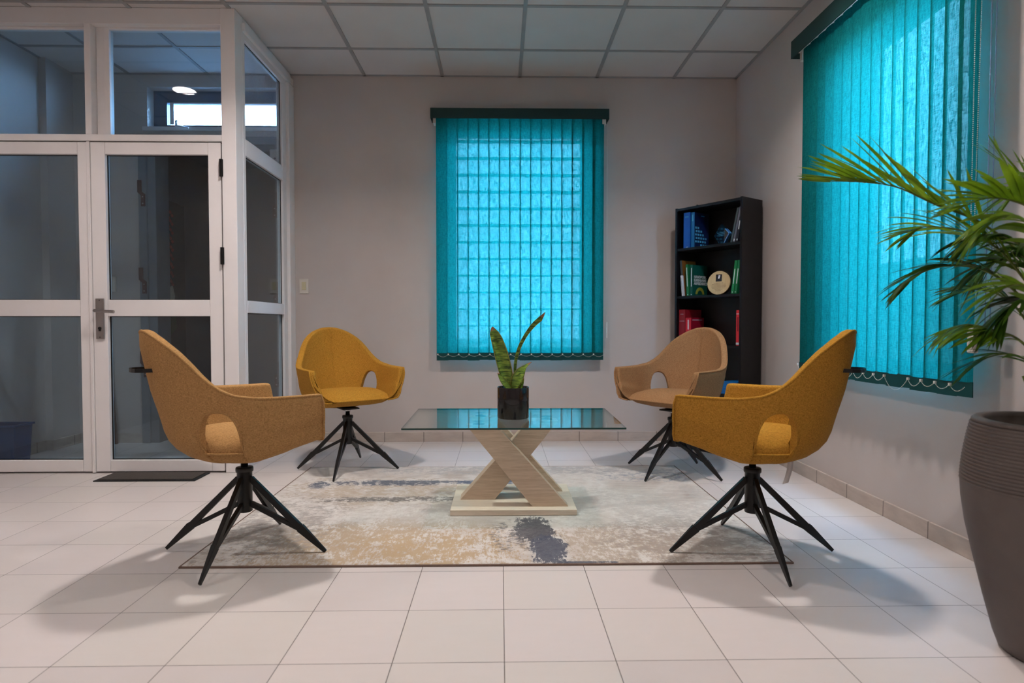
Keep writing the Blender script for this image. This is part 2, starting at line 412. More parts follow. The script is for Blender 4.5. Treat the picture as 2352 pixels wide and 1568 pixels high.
M['potblack'] = plain('glossy_black_ceramic', (28, 24, 26), .12, 0, .1, 8)
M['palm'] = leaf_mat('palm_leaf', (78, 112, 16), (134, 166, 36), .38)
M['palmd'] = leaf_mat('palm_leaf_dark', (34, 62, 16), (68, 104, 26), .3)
M['stem'] = plain('palm_stem', (104, 116, 52), .5, 0, .15, 30)
M['snake'] = snake_mat()
M['bin'] = plain('blue_plastic', (28, 62, 104), .45)
M['binlabel'] = plain('pale_handle', (190, 180, 165), .5)
M['plank'] = wood_mat('red_brown_wood', (66, 40, 30), (96, 62, 48), 2)
M['brown'] = plain('brown_painted_steel', (82, 54, 50), .55)
M['switch'] = plain('white_switch_plastic', (214, 206, 196), .35); M['rocker'] = plain('cream_rocker', (206, 196, 160), .3)
M['winframe'] = plain('blue_grey_window_frame', (70, 96, 116), .5)
M['jamb'] = plain('grey_door_jamb', (120, 124, 130), .5)
M['white_tag'] = plain('white_tag', (198, 192, 190), .6)
M['bar'] = plain('white_louvre_frame', (150, 158, 165), .5)
M['led'] = emit_mat('lamp_diffuser', (1, .95, .92), 14)
M['facade'] = plain('pale_render', (225, 225, 222), .8); M['facwin'] = plain('facade_window', (120, 140, 160), .3)
M['ground'] = plain('outdoor_paving', (150, 150, 145), .9)

# ------------------------------------------------------------------ the room
YW, XR, XL, YP, YB = 4.673, 1.812, -3.262, 3.70, -2.6
mb = MB(); mb.box((-3.6, YB-.15, -.12), (2.1, 5.75, 0)); tag(mb.build('floor', M['floor']), kind='structure')
mb = MB(); mb.box((-3.6, YB-.15, CEIL), (2.1, YW+.2, CEIL+.1)); ceil = tag(mb.build('ceiling', M['tile']), kind='structure')
mb = MB()
xk = [.149+.588*k for k in range(-6, 3)]
yk = [4.219-.577*k for k in range(0, 12)]
for x in xk: mb.box((x-.012, YB, CEIL-.006), (x+.012, YW, CEIL+.004))
for y in yk:
    if y > YB: mb.box((XL, y-.012, CEIL-.0055), (XR, y+.012, CEIL+.004))
mb.box((XL, YW-.018, CEIL-.006), (XR, YW, CEIL)); mb.box((XR-.02, YB, CEIL-.006), (XR, YW, CEIL)); mb.box((XL, YB, CEIL-.006), (XL+.02, YW, CEIL))
mb.build('ceiling_grid', M['tbar'], ceil)
# back wall (room + lobby), with window, transom window and doorway
mb = MB()
xs = [-3.6, -2.66, -1.655, -.40, .68, 2.1]; zs = [0, .67, 2.32, 2.39, 2.41, 2.69, 2.9]
sk = {(1, 0), (1, 1), (1, 3), (1, 4), (3, 1), (3, 2), (3, 3)}
wallgrid(mb, xs, zs, sk, YW, YW+.17)
tag(mb.build('wall_back', M['wall']), kind='structure')
mb = MB(); wallgrid(mb, [YB-.15, 2.34, 3.17, YW], [0, .70, 2.33, 2.9], {(1, 1)}, XR, XR+.17, 'x')
tag(mb.build('wall_right', M['wall']), kind='structure')
mb = MB(); mb.box((XL-.15, YB-.15, 0), (XL, 4.40, 2.9)); mb.box((XL-.15, 4.40, 0), (XL+.052, YW, 2.9))
tag(mb.build('wall_left', M['wall']), kind='structure')
mb = MB(); mb.box((XL-.15, YB-.15, 0), (XR+.15, YB, 2.9)); tag(mb.build('wall_front', M['wall']), kind='structure')
# dark annex beyond the lobby doorway
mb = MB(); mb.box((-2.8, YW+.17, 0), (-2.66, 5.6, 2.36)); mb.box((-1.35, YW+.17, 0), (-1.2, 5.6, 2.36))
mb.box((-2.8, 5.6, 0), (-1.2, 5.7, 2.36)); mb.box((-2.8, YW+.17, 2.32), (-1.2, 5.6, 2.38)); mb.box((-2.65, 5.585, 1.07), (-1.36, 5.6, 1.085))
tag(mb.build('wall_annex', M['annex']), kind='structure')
# skirting
def base(name, a, b, m):
    mb = MB(); mb.box(a, b); tag(mb.build(name, m, bevel=.002), kind='structure')
base('baseboard_back', (-1.56, YW-.011, 0), (XR-.011, YW+.01, .074), M['skx'])
base('baseboard_right', (XR-.011, YB+.001, 0), (XR+.01, YW-.001, .074), M['sky'])
base('baseboard_lobby', (XL+.064, YW-.011, 0), (-2.665, YW+.01, .074), M['skx'])
mb = MB(); mb.box((XL-.01, YB, 0), (XL+.011, 4.389, .074)); mb.box((XL, 4.389, 0), (XL+.063, YW, .074))
tag(mb.build('baseboard_left', M['sky'], bevel=.002), kind='structure')
# doorway jamb of lobby exterior door
mb = MB()
mb.box((-2.675, YW-.012, 0), (-2.60, YW+.17, 2.32)); mb.box((-1.70, YW-.012, 0), (-1.64, YW+.17, 2.32)); mb.box((-2.60, YW-.012, 2.26), (-1.70, YW+.17, 2.32))
mb.box((-2.72, YW-.03, 0), (-2.66, YW-.001, 2.3)); mb.box((-1.668, YW-.03, 0), (-1.63, YW-.001, 2.3))
tag(mb.build('trim_1', M['jamb'], bevel=.002), kind='structure')

# ------------------------------------------------------------------ windows
def window(name, x0, x1, z0, z1, y, mats, nb=0, mull=1, rot=None, fw=.06):
    """frame and pane in the plane y; returns structure object"""
    mb = MB()
    mb.box((x0, y, z0), (x0+fw, y+.05, z1)); mb.box((x1-fw, y, z0), (x1, y+.05, z1))
    mb.box((x0, y, z0), (x1, y+.05, z0+fw)); mb.box((x0, y, z1-fw), (x1, y+.05, z1))
    return mb
mb = window('window_1', -.40, .68, .67, 2.41, YW+.08, None, fw=.055)
zz = .76
while zz < 2.36:
    hb_ = .007+.012*min(1, (zz-.7)/1.0); mb.box((-.398, YW+.004, zz), (.678, YW+.030, zz+hb_)); zz += .1275
win1 = tag(mb.build('window_1', M['bar']), kind='structure')
mb = MB(); mb.box((-.35, YW+.10, .72), (.63, YW+.104, 2.36)); mb.build('pane', M['winpane'], win1)
mb = MB(); X0 = XR+.08
for a, b in (((X0, 2.34, .70), (X0+.05, 2.38, 2.33)), ((X0, 3.13, .70), (X0+.05, 3.17, 2.33)), ((X0, 2.38, .70), (X0+.05, 3.13, .74)), ((X0, 2.38, 2.29), (X0+.05, 3.13, 2.33))):
    mb.box(a, b)
win2 = tag(mb.build('window_2', M['bar']), kind='structure')
mb = MB(); mb.box((X0+.02, 2.38, .74), (X0+.024, 3.13, 2.29)); mb.build('pane', M['winpane'], win2)
mb = window('window_3', -2.655, -1.66, 2.395, 2.69, YW+.09, None, fw=.0)
mb = MB()
y = YW+.08
mb.box((-2.655, y, 2.39), (-2.555, y+.05, 2.69)); mb.box((-1.70, y, 2.39), (-1.655, y+.05, 2.69))
mb.box((-2.555, y, 2.39), (-1.70, y+.05, 2.432)); mb.box((-2.555, y, 2.60), (-1.70, y+.05, 2.69))
win3 = tag(mb.build('window_3', M['winframe']), kind='structure')
mb = MB(); mb.box((-2.53, y-.008, 2.434), (-2.5, y, 2.6)); mb.box((-2.5, y-.008, 2.59), (-1.705, y, 2.6)); mb.build('window_stop', M['alu'], win3)
mb = MB(); mb.box((-2.555, y+.02, 2.43), (-1.70, y+.024, 2.6)); mb.build('pane', M['winpane'], win3)
mb = MB(); mb.box((-2.69, YW-.016, 2.362), (-1.63, YW+.08, 2.39)); mb.build('window_sill', M['alu'], win3)
mb = MB(); mb.tube([(-2.44, YW-.01, 2.43), (-2.42, YW-.035, 2.39), (-2.33, YW-.05, 2.37)], .006); mb.box((-2.45, YW-.012, 2.39), (-2.43, YW+.08, 2.44)); mb.build('window_latch', M['alu'], win3)

# exterior
mb = MB(); mb.box((-30, 5.8, -.6), (30, 60, -.5)); mb.box((2.3, -20, -.6), (30, 5.8, -.5)); tag(mb.build('ground', M['ground']), kind='structure')
M['dimmer_wall'] = plain('dimmer_wall_render', (112, 120, 116), .9, 0, .45, 1.6)
mb = MB(); mb.box((4.4, -3, -.5), (4.6, 8, 1.6)); tag(mb.build('wall_light_dimmer', M['dimmer_wall']), kind='structure')  # unseen wall, added to cut the daylight reaching the right blind
bld = thing('building', 'pale building with small windows outside the high lobby window', 'building', (-5.6, 13.5, -.5))
mb = MB(); mb.box((-1.6, 0, 0), (1.6, 3, 5.2)); mb.box((-1.7, -.2, 5.2), (1.7, 3.1, 5.35)); mb.build('wall', M['facade'], bld)
for xx in (-.9, .1, 1.0):
    mb = MB(); mb.box((xx-.28, -.03, 4.0), (xx+.28, .02, 4.8)); mb.build('window', M['facwin'], bld)

# ------------------------------------------------------------------ glazed partition
def frame_obj(name, boxes, bevel=.003):
    mb = MB()
    for a, b in boxes: mb.box(a, b)
    return tag(mb.build(name, M['alu'], bevel=bevel), kind='structure')
FY0, FY1 = 3.70, 3.79
frame_obj('trim_2', [((-1.669, FY0, 0), (-1.583, FY0+.10, CEIL-.001))])                      # corner post
frame_obj('trim_3', [((XL, FY0+.006, 2.69), (-1.669, FY1, CEIL-.001)), ((XL, FY0, 1.999), (-1.669, FY1, 2.037))])   # header and transom bar
tw = frame_obj('window_4', [((-2.473, FY0, 2.037), (-2.435, FY1, 2.69)), ((-2.435, FY0+.05, 2.037), (-2.385, FY0+.065, 2.69)), ((-2.385, FY0+.045, 2.037), (-2.353, FY0+.085, 2.69)),
    ((-2.353, FY0+.045, 2.675), (-1.669, FY0+.085, 2.69)), ((-3.262, FY0+.045, 2.675), (-2.473, FY0+.085, 2.69))])
mb = MB(); mb.box((-2.353, FY0+.062, 2.037), (-1.669, FY0+.067, 2.675)); mb.build('pane', M['pane'], tw)
mb = MB(); mb.box((-3.25, FY0+.062, 2.037), (-2.473, FY0+.067, 2.675)); mb.build('pane', M['pane'], tw)
# side partition to the back wall
SX0, SX1 = -1.628, -1.583
sp = frame_obj('window_5', [((SX0, 3.801, 2.66), (SX1, YW-.001, CEIL-.001)), ((SX0, 3.841, 1.952), (SX1, 4.484, 2.055)), ((SX0, 3.841, .975), (SX1, 4.484, 1.053)), ((SX0, 3.841, 0), (SX1, 4.484, .08)),
    ((SX0, 4.485, 0), (SX1, 4.559, 2.659)), ((SX0-.02, 4.56, 0), (SX1+.022, YW-.001, 2.69)), ((SX0-.01, 3.801, 2.70), (SX1+.02, YW-.001, 2.75)), ((SX0, 3.801, 0), (SX1, 3.84, 2.659))])
for z0, z1, mm in ((2.055, 2.66, 'panedirty'), (1.053, 1.952, 'pane'), (.08, .975, 'pane')):
    mb = MB(); mb.box((-1.613, 3.84, z0), (-1.608, 4.485, z1)); mb.build('pane', M[mm], sp)
    mb = MB(); mb.box((-1.604, 4.478, z0), (-1.600, 4.485, z1)); mb.box((-1.604, 3.84, z0), (-1.6, 4.485, z0+.004)); mb.box((-1.604, 3.84, z1-.004), (-1.6, 4.485, z1)); mb.build('gasket', M['gasket'], sp)

def door(name, x0, x1, st, gl, hinge_x=None, bead=False):
    """aluminium glazed leaf; st=(left stile width, right stile width)"""
    y0, y1 = FY0+.008, FY0+.053
    a, b = x0+st[0], x1-st[1]
    mb = MB()
    mb.box((x0, y0, .010), (a, y1, 1.993)); mb.box((b, y0, .010), (x1, y1, 1.993))
    for z0, z1 in ((1.921, 1.993), (.952, 1.051), (.010, .079)): mb.box((a+.0012, y0+.001, z0), (b-.0012, y1, z1))
    d = tag(mb.build(name, M['alu'], bevel=.0025), kind='structure')
    for z0, z1 in ((.079, .952), (1.051, 1.921)):
        mb = MB(); mb.box((a, y0+.03, z0), (b, y0+.035, z1)); mb.build('pane', M['pane'], d)
        mb = MB(); mb.box((a, y0+.022, z0), (a+.004, y0+.03, z1)); mb.box((b-.004, y0+.022, z0), (b, y0+.03, z1)); mb.box((a, y0+.022, z1-.004), (b, y0+.03, z1)); mb.box((a, y0+.022, z0), (b, y0+.03, z0+.004))
        mb.build('gasket', M['gasket'], d)
    return d
dr = door('door_1', -2.452, -1.680, (.085, .075), None)
dl = door('door_2', -3.255, -2.474, (.06, .055), None)
mb = MB(); mb.box((-2.472, FY0+.002, .004), (-2.454, FY0+.05, 1.996)); mb.build('astragal', M['alu'], dl, bevel=.002)
for z0, z1 in ((1.79, 1.892), (1.264, 1.366), (.25, .35)):
    mb = MB(); mb.tube([(-1.673, FY0-.006, z0), (-1.673, FY0-.006, z1)], .0085, 12)
    mb.box((-1.684, FY0-.004, z0), (-1.662, FY0+.004, z1)); mb.build('hinge', M['hinge'], dr)
mb = MB(); mb.box((-2.433, FY0-.002, .815), (-2.385, FY0+.008, 1.059)); plate = mb.build('door_handle', M['steel'], dr, bevel=.002)
mb = MB(); mb.tube([(-2.409, FY0, .985), (-2.409, FY0-.05, .985), (-2.40, FY0-.058, .985), (-2.36, FY0-.060, .982), (-2.29, FY0-.056, .978)], .0095, 12); mb.build('lever', M['steel'], plate)
mb = MB(); mb.tube([(-2.409, FY0-.006, .880), (-2.409, FY0+.004, .880)], .009, 16); mb.box((-2.413, FY0-.008, .862), (-2.405, FY0+.003, .876)); mb.build('keyhole', M['gasket'], plate)
for z in (.826, 1.048):
    mb = MB(); mb.tube([(-2.409, FY0-.003, z), (-2.409, FY0+.003, z)], .003, 8); mb.build('screw', M['gasket'], plate)
mb = MB(); mb.tube([(-2.409, FY0+.05, .985), (-2.409, FY0+.11, .985), (-2.40, FY0+.118, .985), (-2.36, FY0+.12, .982), (-2.30, FY0+.118, .978)], .0095, 12); mb.build('lever', M['hinge'], plate)
mb = MB(); mb.box((-1.674, FY0+.03, 0), (-1.668, FY0+.06, 2.0)); mb.box((-2.44, FY0+.03, 1.994), (-1.68, FY0+.06, 1.999)); mb.box((-3.25, FY0+.03, 1.994), (-2.44, FY0+.06, 1.999))
tag(mb.build('trim_4', M['gasket']), kind='structure')

# ------------------------------------------------------------------ lobby contents
def bracket(x, z, label, s=1):
    mb = MB()
    mb.prism([(0, 0), (s*.030, 0), (s*.030, -.085), (s*.055, -.105), (s*.055, -.195), (s*.025, -.195), (s*.025, -.115), (0, -.090)], -.008, 0, 'y')
    o = mb.build('bar_bracket', M['brown'], None, bevel=.001, loc=(x, YW-.032, z)); tag(o, label, 'bracket', None)
    for dz in (-.125, -.175):
        m2 = MB(); m2.tube([(s*.04, -.011, dz), (s*.04, -.007, dz)], .005, 8); m2.build('screw', M['steel'], o)
    return o
bracket(-2.722, 1.985, 'brown steel bar bracket, uppermost on the left jamb of the lobby doorway')
bracket(-2.722, 1.33, 'brown steel bar bracket, middle one on the left jamb of the lobby doorway')
bracket(-2.722, .70, 'brown steel bar bracket, lowest on the left jamb of the lobby doorway')
bracket(-1.66, 1.90, 'brown steel bar bracket, uppermost on the right jamb seen through the narrow side pane', -1)
bracket(-1.66, 1.22, 'brown steel bar bracket, middle one on the right jamb seen through the narrow side pane', -1)
bracket(-1.66, .62, 'brown steel bar bracket, lowest on the right jamb seen through the narrow side pane', -1)
t = thing('control_panel', 'small white wall panel with dark lettering behind the glazed door', 'panel', (-2.955, YW, 1.15))
mb = MB(); mb.box((-.04, -.02, 0), (.045, 0, .115)); mb.build('housing', M['switch'], t, bevel=.003)
mb = MB(); mb.box((-.034, -.0215, .07), (.012, -.02, .105)); mb.build('display', M['jamb'], t)
for i in range(3):
    mb = MB(); mb.box((-.03, -.0215, .045-.014*i), (.01-.006*i, -.02, .050-.014*i)); mb.build('printed_line', M['gasket'], t)
t = thing('junction_box', 'small white box high behind the dusty side pane', 'box', (-1.70, YW, 2.10))
mb = MB(); mb.box((-.035, -.035, 0), (.03, 0, .12)); mb.build('housing', M['switch'], t, bevel=.004)
mb = MB(); mb.tube([(.005, -.04, .05), (.005, -.035, .05)], .008, 10); mb.build('knob', M['gasket'], t)
mb = MB()   # tapered bin
for_ = [(-.20, -.14, 0, .20, .14, 0), (-.23, -.17, .27, .23, .17, .27)]
x0, y0, x1, y1 = -.10, -.065, .10, .065; X0_, Y0_, X1_, Y1_ = -.115, -.075, .115, .075
i_ = .008
mb.add([(x0,y0,0),(x1,y0,0),(x1,y1,0),(x0,y1,0),(X0_,Y0_,.27),(X1_,Y0_,.27),(X1_,Y1_,.27),(X0_,Y1_,.27),
        (X0_+i_,Y0_+i_,.27),(X1_-i_,Y0_+i_,.27),(X1_-i_,Y1_-i_,.27),(X0_+i_,Y1_-i_,.27),(x0+i_,y0+i_,.01),(x1-i_,y0+i_,.01),(x1-i_,y1-i_,.01),(x0+i_,y1-i_,.01)],
       [(3,2,1,0),(0,1,5,4),(1,2,6,5),(2,3,7,6),(3,0,4,7),(4,5,9,8),(5,6,10,9),(6,7,11,10),(7,4,8,11),(8,9,13,12),(9,10,14,13),(10,11,15,14),(11,8,12,15),(12,13,14,15)])
t = thing('storage_bin', 'blue plastic bin on the lobby floor behind the left glass door', 'bin', (-3.135, 3.885, 0), 0)
mb.build('body', M['bin'], t)
mb = MB(); mb.box((X0_-.01, Y0_-.01, .262), (X1_+.01, Y0_+.004, .275)); mb.box((X0_-.01, Y1_-.004, .262), (X1_+.01, Y1_+.01, .275)); mb.box((X0_-.01, Y0_, .262), (X0_+.004, Y1_, .275)); mb.box((X1_-.004, Y0_, .262), (X1_+.01, Y1_, .275)); mb.build('rim', M['bin'], t, bevel=.002)
mb = MB(); mb.box((-.06, Y0_-.004, .13), (-.02, Y0_+.02, .19)); mb.build('handle', M['binlabel'], t, bevel=.006)
mb = MB(); mb.prism([(-.10, 0), (.005, 0), (-.045, .70), (-.065, .70)], -.012, .012, 'y')
o = mb.build('wooden_wedge', M['plank'], None, bevel=.002, loc=(-2.90, YW-.05, 0.0)); tag(o, 'tall tapering red-brown wooden board standing at the lobby wall behind the door glass', 'board')
# painting on the annex wall
t = thing('framed_painting', 'dark green painting with an orange-beaked bird and hanging red blossoms', 'painting', (-2.66, 4.93, 1.0))
mb = MB(); mb.box((0, -.22, -.45), (.02, .22, .89)); 
M['canvas'] = plain('dark_green_canvas', (8, 30, 30), .6, 0, .5, 6)
mb.build('canvas', M['canvas'], t, bevel=.002)
M['pw'] = plain('paint_white', (200, 200, 185), .6); M['po'] = plain('paint_orange', (200, 90, 30), .6); M['pr'] = plain('paint_red', (150, 44, 30), .6); M['pg'] = plain('paint_green', (20, 70, 36), .6)
mb = MB(); mb.prism([(-.06, .18), (.02, .22), (.05, .14), (.04, .05), (0, .08), (-.05, .12)], .0203, .022, 'x'); mb.build('bird_chest', M['pw'], t)
mb = MB(); mb.prism([(-.20, .06), (-.12, .16), (-.05, .18), (-.06, .12), (-.14, .08)], .0203, .0225, 'x'); mb.build('bird_beak', M['po'], t)
mb = MB(); mb.prism([(-.08, .10), (.04, .07), (.08, -.12), (-.04, -.2), (-.16, -.10)], .0203, .0215, 'x'); mb.build('bird_body', M['pg'], t)
mb = MB()
for k in range(26):
    z = .80-.023*k; yy = .03*sin(k*2.1)
    mb.prism([(yy-.022, z), (yy, z+.018), (yy+.022, z), (yy, z-.018)], .0203, .0222, 'x')
mb.build('blossoms', M['pr'], t)

# switch on back wall
t = thing('light_switch', 'white light switch plate with cream rocker on the back wall beside the glass partition', 'switch', (-1.497, YW, 1.138))
mb = MB(); mb.box((-.034, -.008, 0), (.034, 0, .112)); mb.build('plate', M['switch'], t, bevel=.003)
mb = MB(); mb.box((-.016, -.013, .027), (.016, -.007, .088)); mb.build('rocker', M['rocker'], t, bevel=.002)
# ceiling lights
for i, ((x, y), p) in enumerate(KEYS+REST):
    t = thing('ceiling_light', 'round recessed ceiling light out of frame, '+['above the rug left of the table', 'above the rug right of the table', 'in front of the glass doors', 'left of the camera', 'right of the camera', 'far left beside the camera', 'behind the camera on the left', 'behind the camera on the right'][i], 'ceiling light', (x, y, CEIL), 0, 'recessed ceiling lights')
    mb = MB(); mb.lathe([(.083, -.007), (.095, -.008), (.10, -.004), (.10, 0), (.083, 0), (.083, -.007)], 32, cap=False); mb.build('trim_ring', M['alu'], t)
    mb = MB(); mb.lathe([(.0, -.003), (.083, -.003)], 32); mb.build('diffuser', M['led'], t)
# doormat
t = thing('doormat', 'charcoal doormat with black rubber edge in front of the glass door', 'mat', (-2.055, 3.605, 0))
mb = MB(); mb.prism([(-.285, -.10), (.295, -.10), (.295, .09), (-.285, .09)], 0, .006); mb.build('rubber_edge', M['matedge'], t, bevel=.002)
mb = MB(); mb.box((-.262, -.08, .006), (.272, .088, .010)); mb.build('pile', M['mat'], t)
# rug
t = thing('area_rug', 'large abstract beige, ochre and slate blue rug under the glass table', 'rug', (0, 0, 0))
mb = MB(); mb.box((-1.185, 2.25, .0005), (1.10, 3.805, .0080)); mb.build('pile', M['rug'], t, bevel=.003)
mb = MB(); mb.box((-1.19, 2.243, .0), (1.105, 2.2505, .0075)); mb.box((-1.19, 3.8045, 0), (1.105, 3.812, .0075)); mb.box((-1.192, 2.243, 0), (-1.1845, 3.812, .0075)); mb.box((1.0995, 2.243, 0), (1.107, 3.812, .0075)); mb.build('edge_binding', M['rugedge'], t, bevel=.002)

# ------------------------------------------------------------------ vertical blinds
def bead_chain(mb, pts, r=.0022, step=.0062):
    P = [Vector(p) for p in pts]
    acc = 0; out = [P[0]]
    for i in range(len(P)-1):
        d = P[i+1]-P[i]; L = d.length
        while acc+L >= step:
            tt = (step-acc)/L; q = P[i]+d*tt; out.append(q); P[i] = q; d = P[i+1]-P[i]; L = d.length; acc = 0
            if L < 1e-9: break
        acc += L
    for q in out:
        vs = [q+Vector(v)*r for v in ((1,0,0),(-1,0,0),(0,1,0),(0,-1,0),(0,0,1),(0,0,-1))]
        mb.add(vs, [(0,2,4),(2,1,4),(1,3,4),(3,0,4),(2,0,5),(1,2,5),(3,1,5),(0,3,5)], 0, True)
def make_blind(label, loc, rz, W, n, z0, z1, ang, vx0, vx1, vz0, vz1, sag, wall_d, missing=None):
    t = thing('vertical_blind', label, 'blind', loc, rz)
    sp_ = W/n; sw = .089
    mb = MB(); v0 = -.045
    mb.box((vx0, v0, vz0), (vx1, v0+.006, vz1)); mb.box((vx0, v0, vz0), (vx0+.006, wall_d, vz1)); mb.box((vx1-.006, v0, vz0), (vx1, wall_d, vz1)); mb.box((vx0, v0, vz1-.004), (vx1, wall_d, vz1))
    mb.build('valance', M['tealdark'], t, bevel=.002)
    mb = MB(); mb.box((vx0+.01, -.034, vz0+.030), (vx1-.01, wall_d-.001, vz0+.064)); mb.build('head_rail', M['switch'], t)
    for xx in (vx0+.03, vx1-.03):
        mb = MB(); mb.box((xx-.014, .0, vz0-.022), (xx+.014, wall_d, vz0+.028)); mb.build('bracket', M['switch'], t)
    for k in range(n):
        cx = sp_*(k+.5); a = ang + random.uniform(-.025, .025)
        zz0 = z0 + random.uniform(-.003, .003)
        mb = MB(); N = 6; vs = []; fs = []
        rows = [zz0+.055, (z0+z1)*.3, (z0+z1)*.5, (z0+z1)*.75, z1]
        ph = random.uniform(0, 6)
        for r_, z in enumerate(rows):
            tw = a + .015*sin(ph+z*1.3)
            for j in range(N+1):
                s_ = (j/N-.5)*sw; bow = .006*(1-(2*j/N-1)**2)
                vs.append((cx+s_*cos(tw)+bow*sin(tw), s_*sin(tw)-bow*cos(tw), z))
        for r_ in range(len(rows)-1):
            for j in range(N): q = r_*(N+1)+j; fs.append((q, q+1, q+N+2, q+N+1))
        mb.add(vs, fs, 0, True)
        s_ob = mb.build('slat', M['teal'], t, recalc=False)
        mb = MB(); hw = sw/2; tw = a + .015*sin(ph+rows[0]*1.3)
        def q(s, o, z): return (cx+s*cos(tw)+o*sin(tw), s*sin(tw)-o*cos(tw), z)
        zt = rows[0]+.002
        vs = [q(-hw, -.002, zz0), q(hw, -.002, zz0), q(hw, .003, zz0), q(-hw, .003, zz0), q(-hw, -.001, zt), q(hw, -.001, zt), q(hw, .0025, zt), q(-hw, .0025, zt)]
        mb.add(vs, [(0,3,2,1),(4,5,6,7),(0,1,5,4),(1,2,6,5),(2,3,7,6),(3,0,4,7)]); mb.build('bottom_weight', M['tealw'], s_ob)
    # linking chain at the bottom of the slats
    mb = MB()
    xs_ = [sp_*(k) + .006 for k in range(0, n+1)]
    k = 0
    while k < n:
        span = 1; sg = sag*random.uniform(.75, 1.15)
        if missing and k == missing: span = 2; sg = sag*2.1
        xa, xb = xs_[k], xs_[min(k+span, n)]
        pts = []
        for j in range(13):
            u = j/12; pts.append((xa+(xb-xa)*u, -.024 - .003*sin(pi*u), z0+.045 - sg*4*u*(1-u)))
        bead_chain(mb, pts)
        mb.box((xa-.004, -.027, z0+.040), (xa+.004, -.019, z0+.05))
        k += span
    mb.build('bead_chain', M['bead'], t)
    return t
b1 = make_blind('teal vertical blind with dark green valance over the window in the back wall', (-.477, 4.60, 0), 0, 1.255, 16, .632, 2.458, radians(6), -.042, 1.29, 2.432, 2.508, .018, .071)
b2 = make_blind('taller-looking teal vertical blind on the right wall behind the palm', (1.722, 3.44, 0), -pi/2, 1.255, 16, .632, 2.458, radians(7.5), -.075, 1.33, 2.432, 2.53, .026, .088, missing=10)
# control chains of the right blind
mb = MB(); bead_chain(mb, [(1.268, -.02, 2.43), (1.268, -.022, 1.25), (1.285, -.022, 1.245), (1.300, -.02, 2.43)], .0026, .007); mb.build('control_chain', M['bead'], b2)
mb = MB(); mb.tube([(1.315, .0, 2.43), (1.315, .0, .90)], .0018, 6); mb.tube([(1.325, .01, 2.43), (1.325, .01, .90)], .0018, 6); mb.build('control_cord', M['cordblue'], b2)
mb = MB(); mb.box((1.27, -.03, .80), (1.30, -.008, .90)); mb.build('cord_weight', M['switch'], b2, bevel=.004)
mb = MB(); mb.box((1.285, -.0, .80), (1.292, .01, .92)); mb.build('chain_weight', M['bead'], b1, bevel=.002)
mb = MB(); mb.tube([(1.288, .02, 2.43), (1.288, .02, .9)], .0012, 6); mb.build('control_cord', M['bead'], b1)

# ------------------------------------------------------------------ armchairs
ZP = [.385,.39,.412,.455,.50,.565,.66,.764,.838,.885,.92]
XP = [.10,.13,.198,.249,.271,.287,.315,.336,.350,.346,.343]
def interp(x, X, Y):
    if x <= X[0]: return Y[0]
    for i in range(len(X)-1):
        if x <= X[i+1]: return Y[i]+(Y[i+1]-Y[i])*(x-X[i])/(X[i+1]-X[i])
    return Y[-1]
def smooth_interp(x, X, Y):
    h = .012*(X[-1]-X[0]); return sum(interp(x+d*h, X, Y)*w_ for d, w_ in ((-2,.1),(-1,.25),(0,.3),(1,.25),(2,.1)))
TD = [0, 10, 23, 35, 44, 52, 60, 70, 87, 116, 150]; TZ = [.885, .880, .856, .815, .768, .717, .681, .656, .643, .640, .640]
XC = -.02; PMAX = 150.
def T_(deg): return smooth_interp(abs(deg), TD, TZ)
HC, HW, HT = 57.5, 17.5, .598      # cut-out centre (deg), half width, top
def B_(deg):
    d = abs(deg)
    u = (d-HC)/HW
    if abs(u) < 1: return .36 + (HT-.36)*(1-abs(u)**2.6)**(1/2.6)
    return 0
# column profile: (back distance, side half width, z) from underside to top
def profile(deg, inner=0.0):
    d = abs(deg); ph = radians(min(d, 90)); ax = max(0, (radians(d)-pi/2)*.2)    # x in front of XC on the arm
    lift = .048*min(1, max(0, ax/.20)) + .006*sin(ph)
    c2 = cos(ph)**2
    low = [(.085, .17, .383, .395), (.13, .205, .388, .397), (.165, .232, .398, .402), (.198, .246, .412, .414), (.228, .254, .434, .432), (.250, .260, .458, .455), (.267, .264, .487, .48)]
    out = []
    for xb, ws, zb, zs in low:
        out.append((xb, ws, zb*c2+zs*(1-c2)+lift*(1-c2 if d < 90 else 1)))
    z = out[-1][2]; top = .93
    zl = z
    while zl < top:
        zl += .018
        out.append((smooth_interp(zl, ZP, XP), interp(zl, [.44, .656, .9], [.262, .297, .305]), zl))
    return out, ax
def col_points(deg, n, off, zb, zt):
    """n points from z=zb to zt, inset by off along the plan direction"""
    prof, ax = profile(deg)
    d = abs(deg); sg = -1 if deg < 0 else 1; ph = radians(min(d, 90))
    pts = []
    for xb, ws, z in prof:
        if d <= 90: x = XC-(xb-off+XC)*cos(ph); y = (ws-off)*sin(ph)
        else: x = XC+ax; y = ws-off
        pts.append(Vector((x, y*sg, z)))
    # clip
    def clip(pts, zc, lower):
        res = []
        for i, p in enumerate(pts):
            ok = p.z >= zc if lower else p.z <= zc
            if ok:
                if lower and not res and i > 0:
                    a = pts[i-1]; f = (zc-a.z)/(p.z-a.z); res.append(a.lerp(p, f))
                res.append(p)
            elif not lower and res:
                a = pts[i-1]; f = (zc-a.z)/(p.z-a.z); res.append(a.lerp(p, f)); break
        return res
    pts = clip(pts, zb, True); pts = clip(pts, zt, False)
    L = [0]
    for i in range(1, len(pts)): L.append(L[-1]+(pts[i]-pts[i-1]).length)
    res = []
    for k in range(n):
        s = L[-1]*k/(n-1); i = 0
        while i < len(L)-2 and L[i+1] < s: i += 1
        f = (s-L[i])/max(1e-9, L[i+1]-L[i]); res.append(pts[i].lerp(pts[i+1], min(1, max(0, f))))
    return res
TH = .036
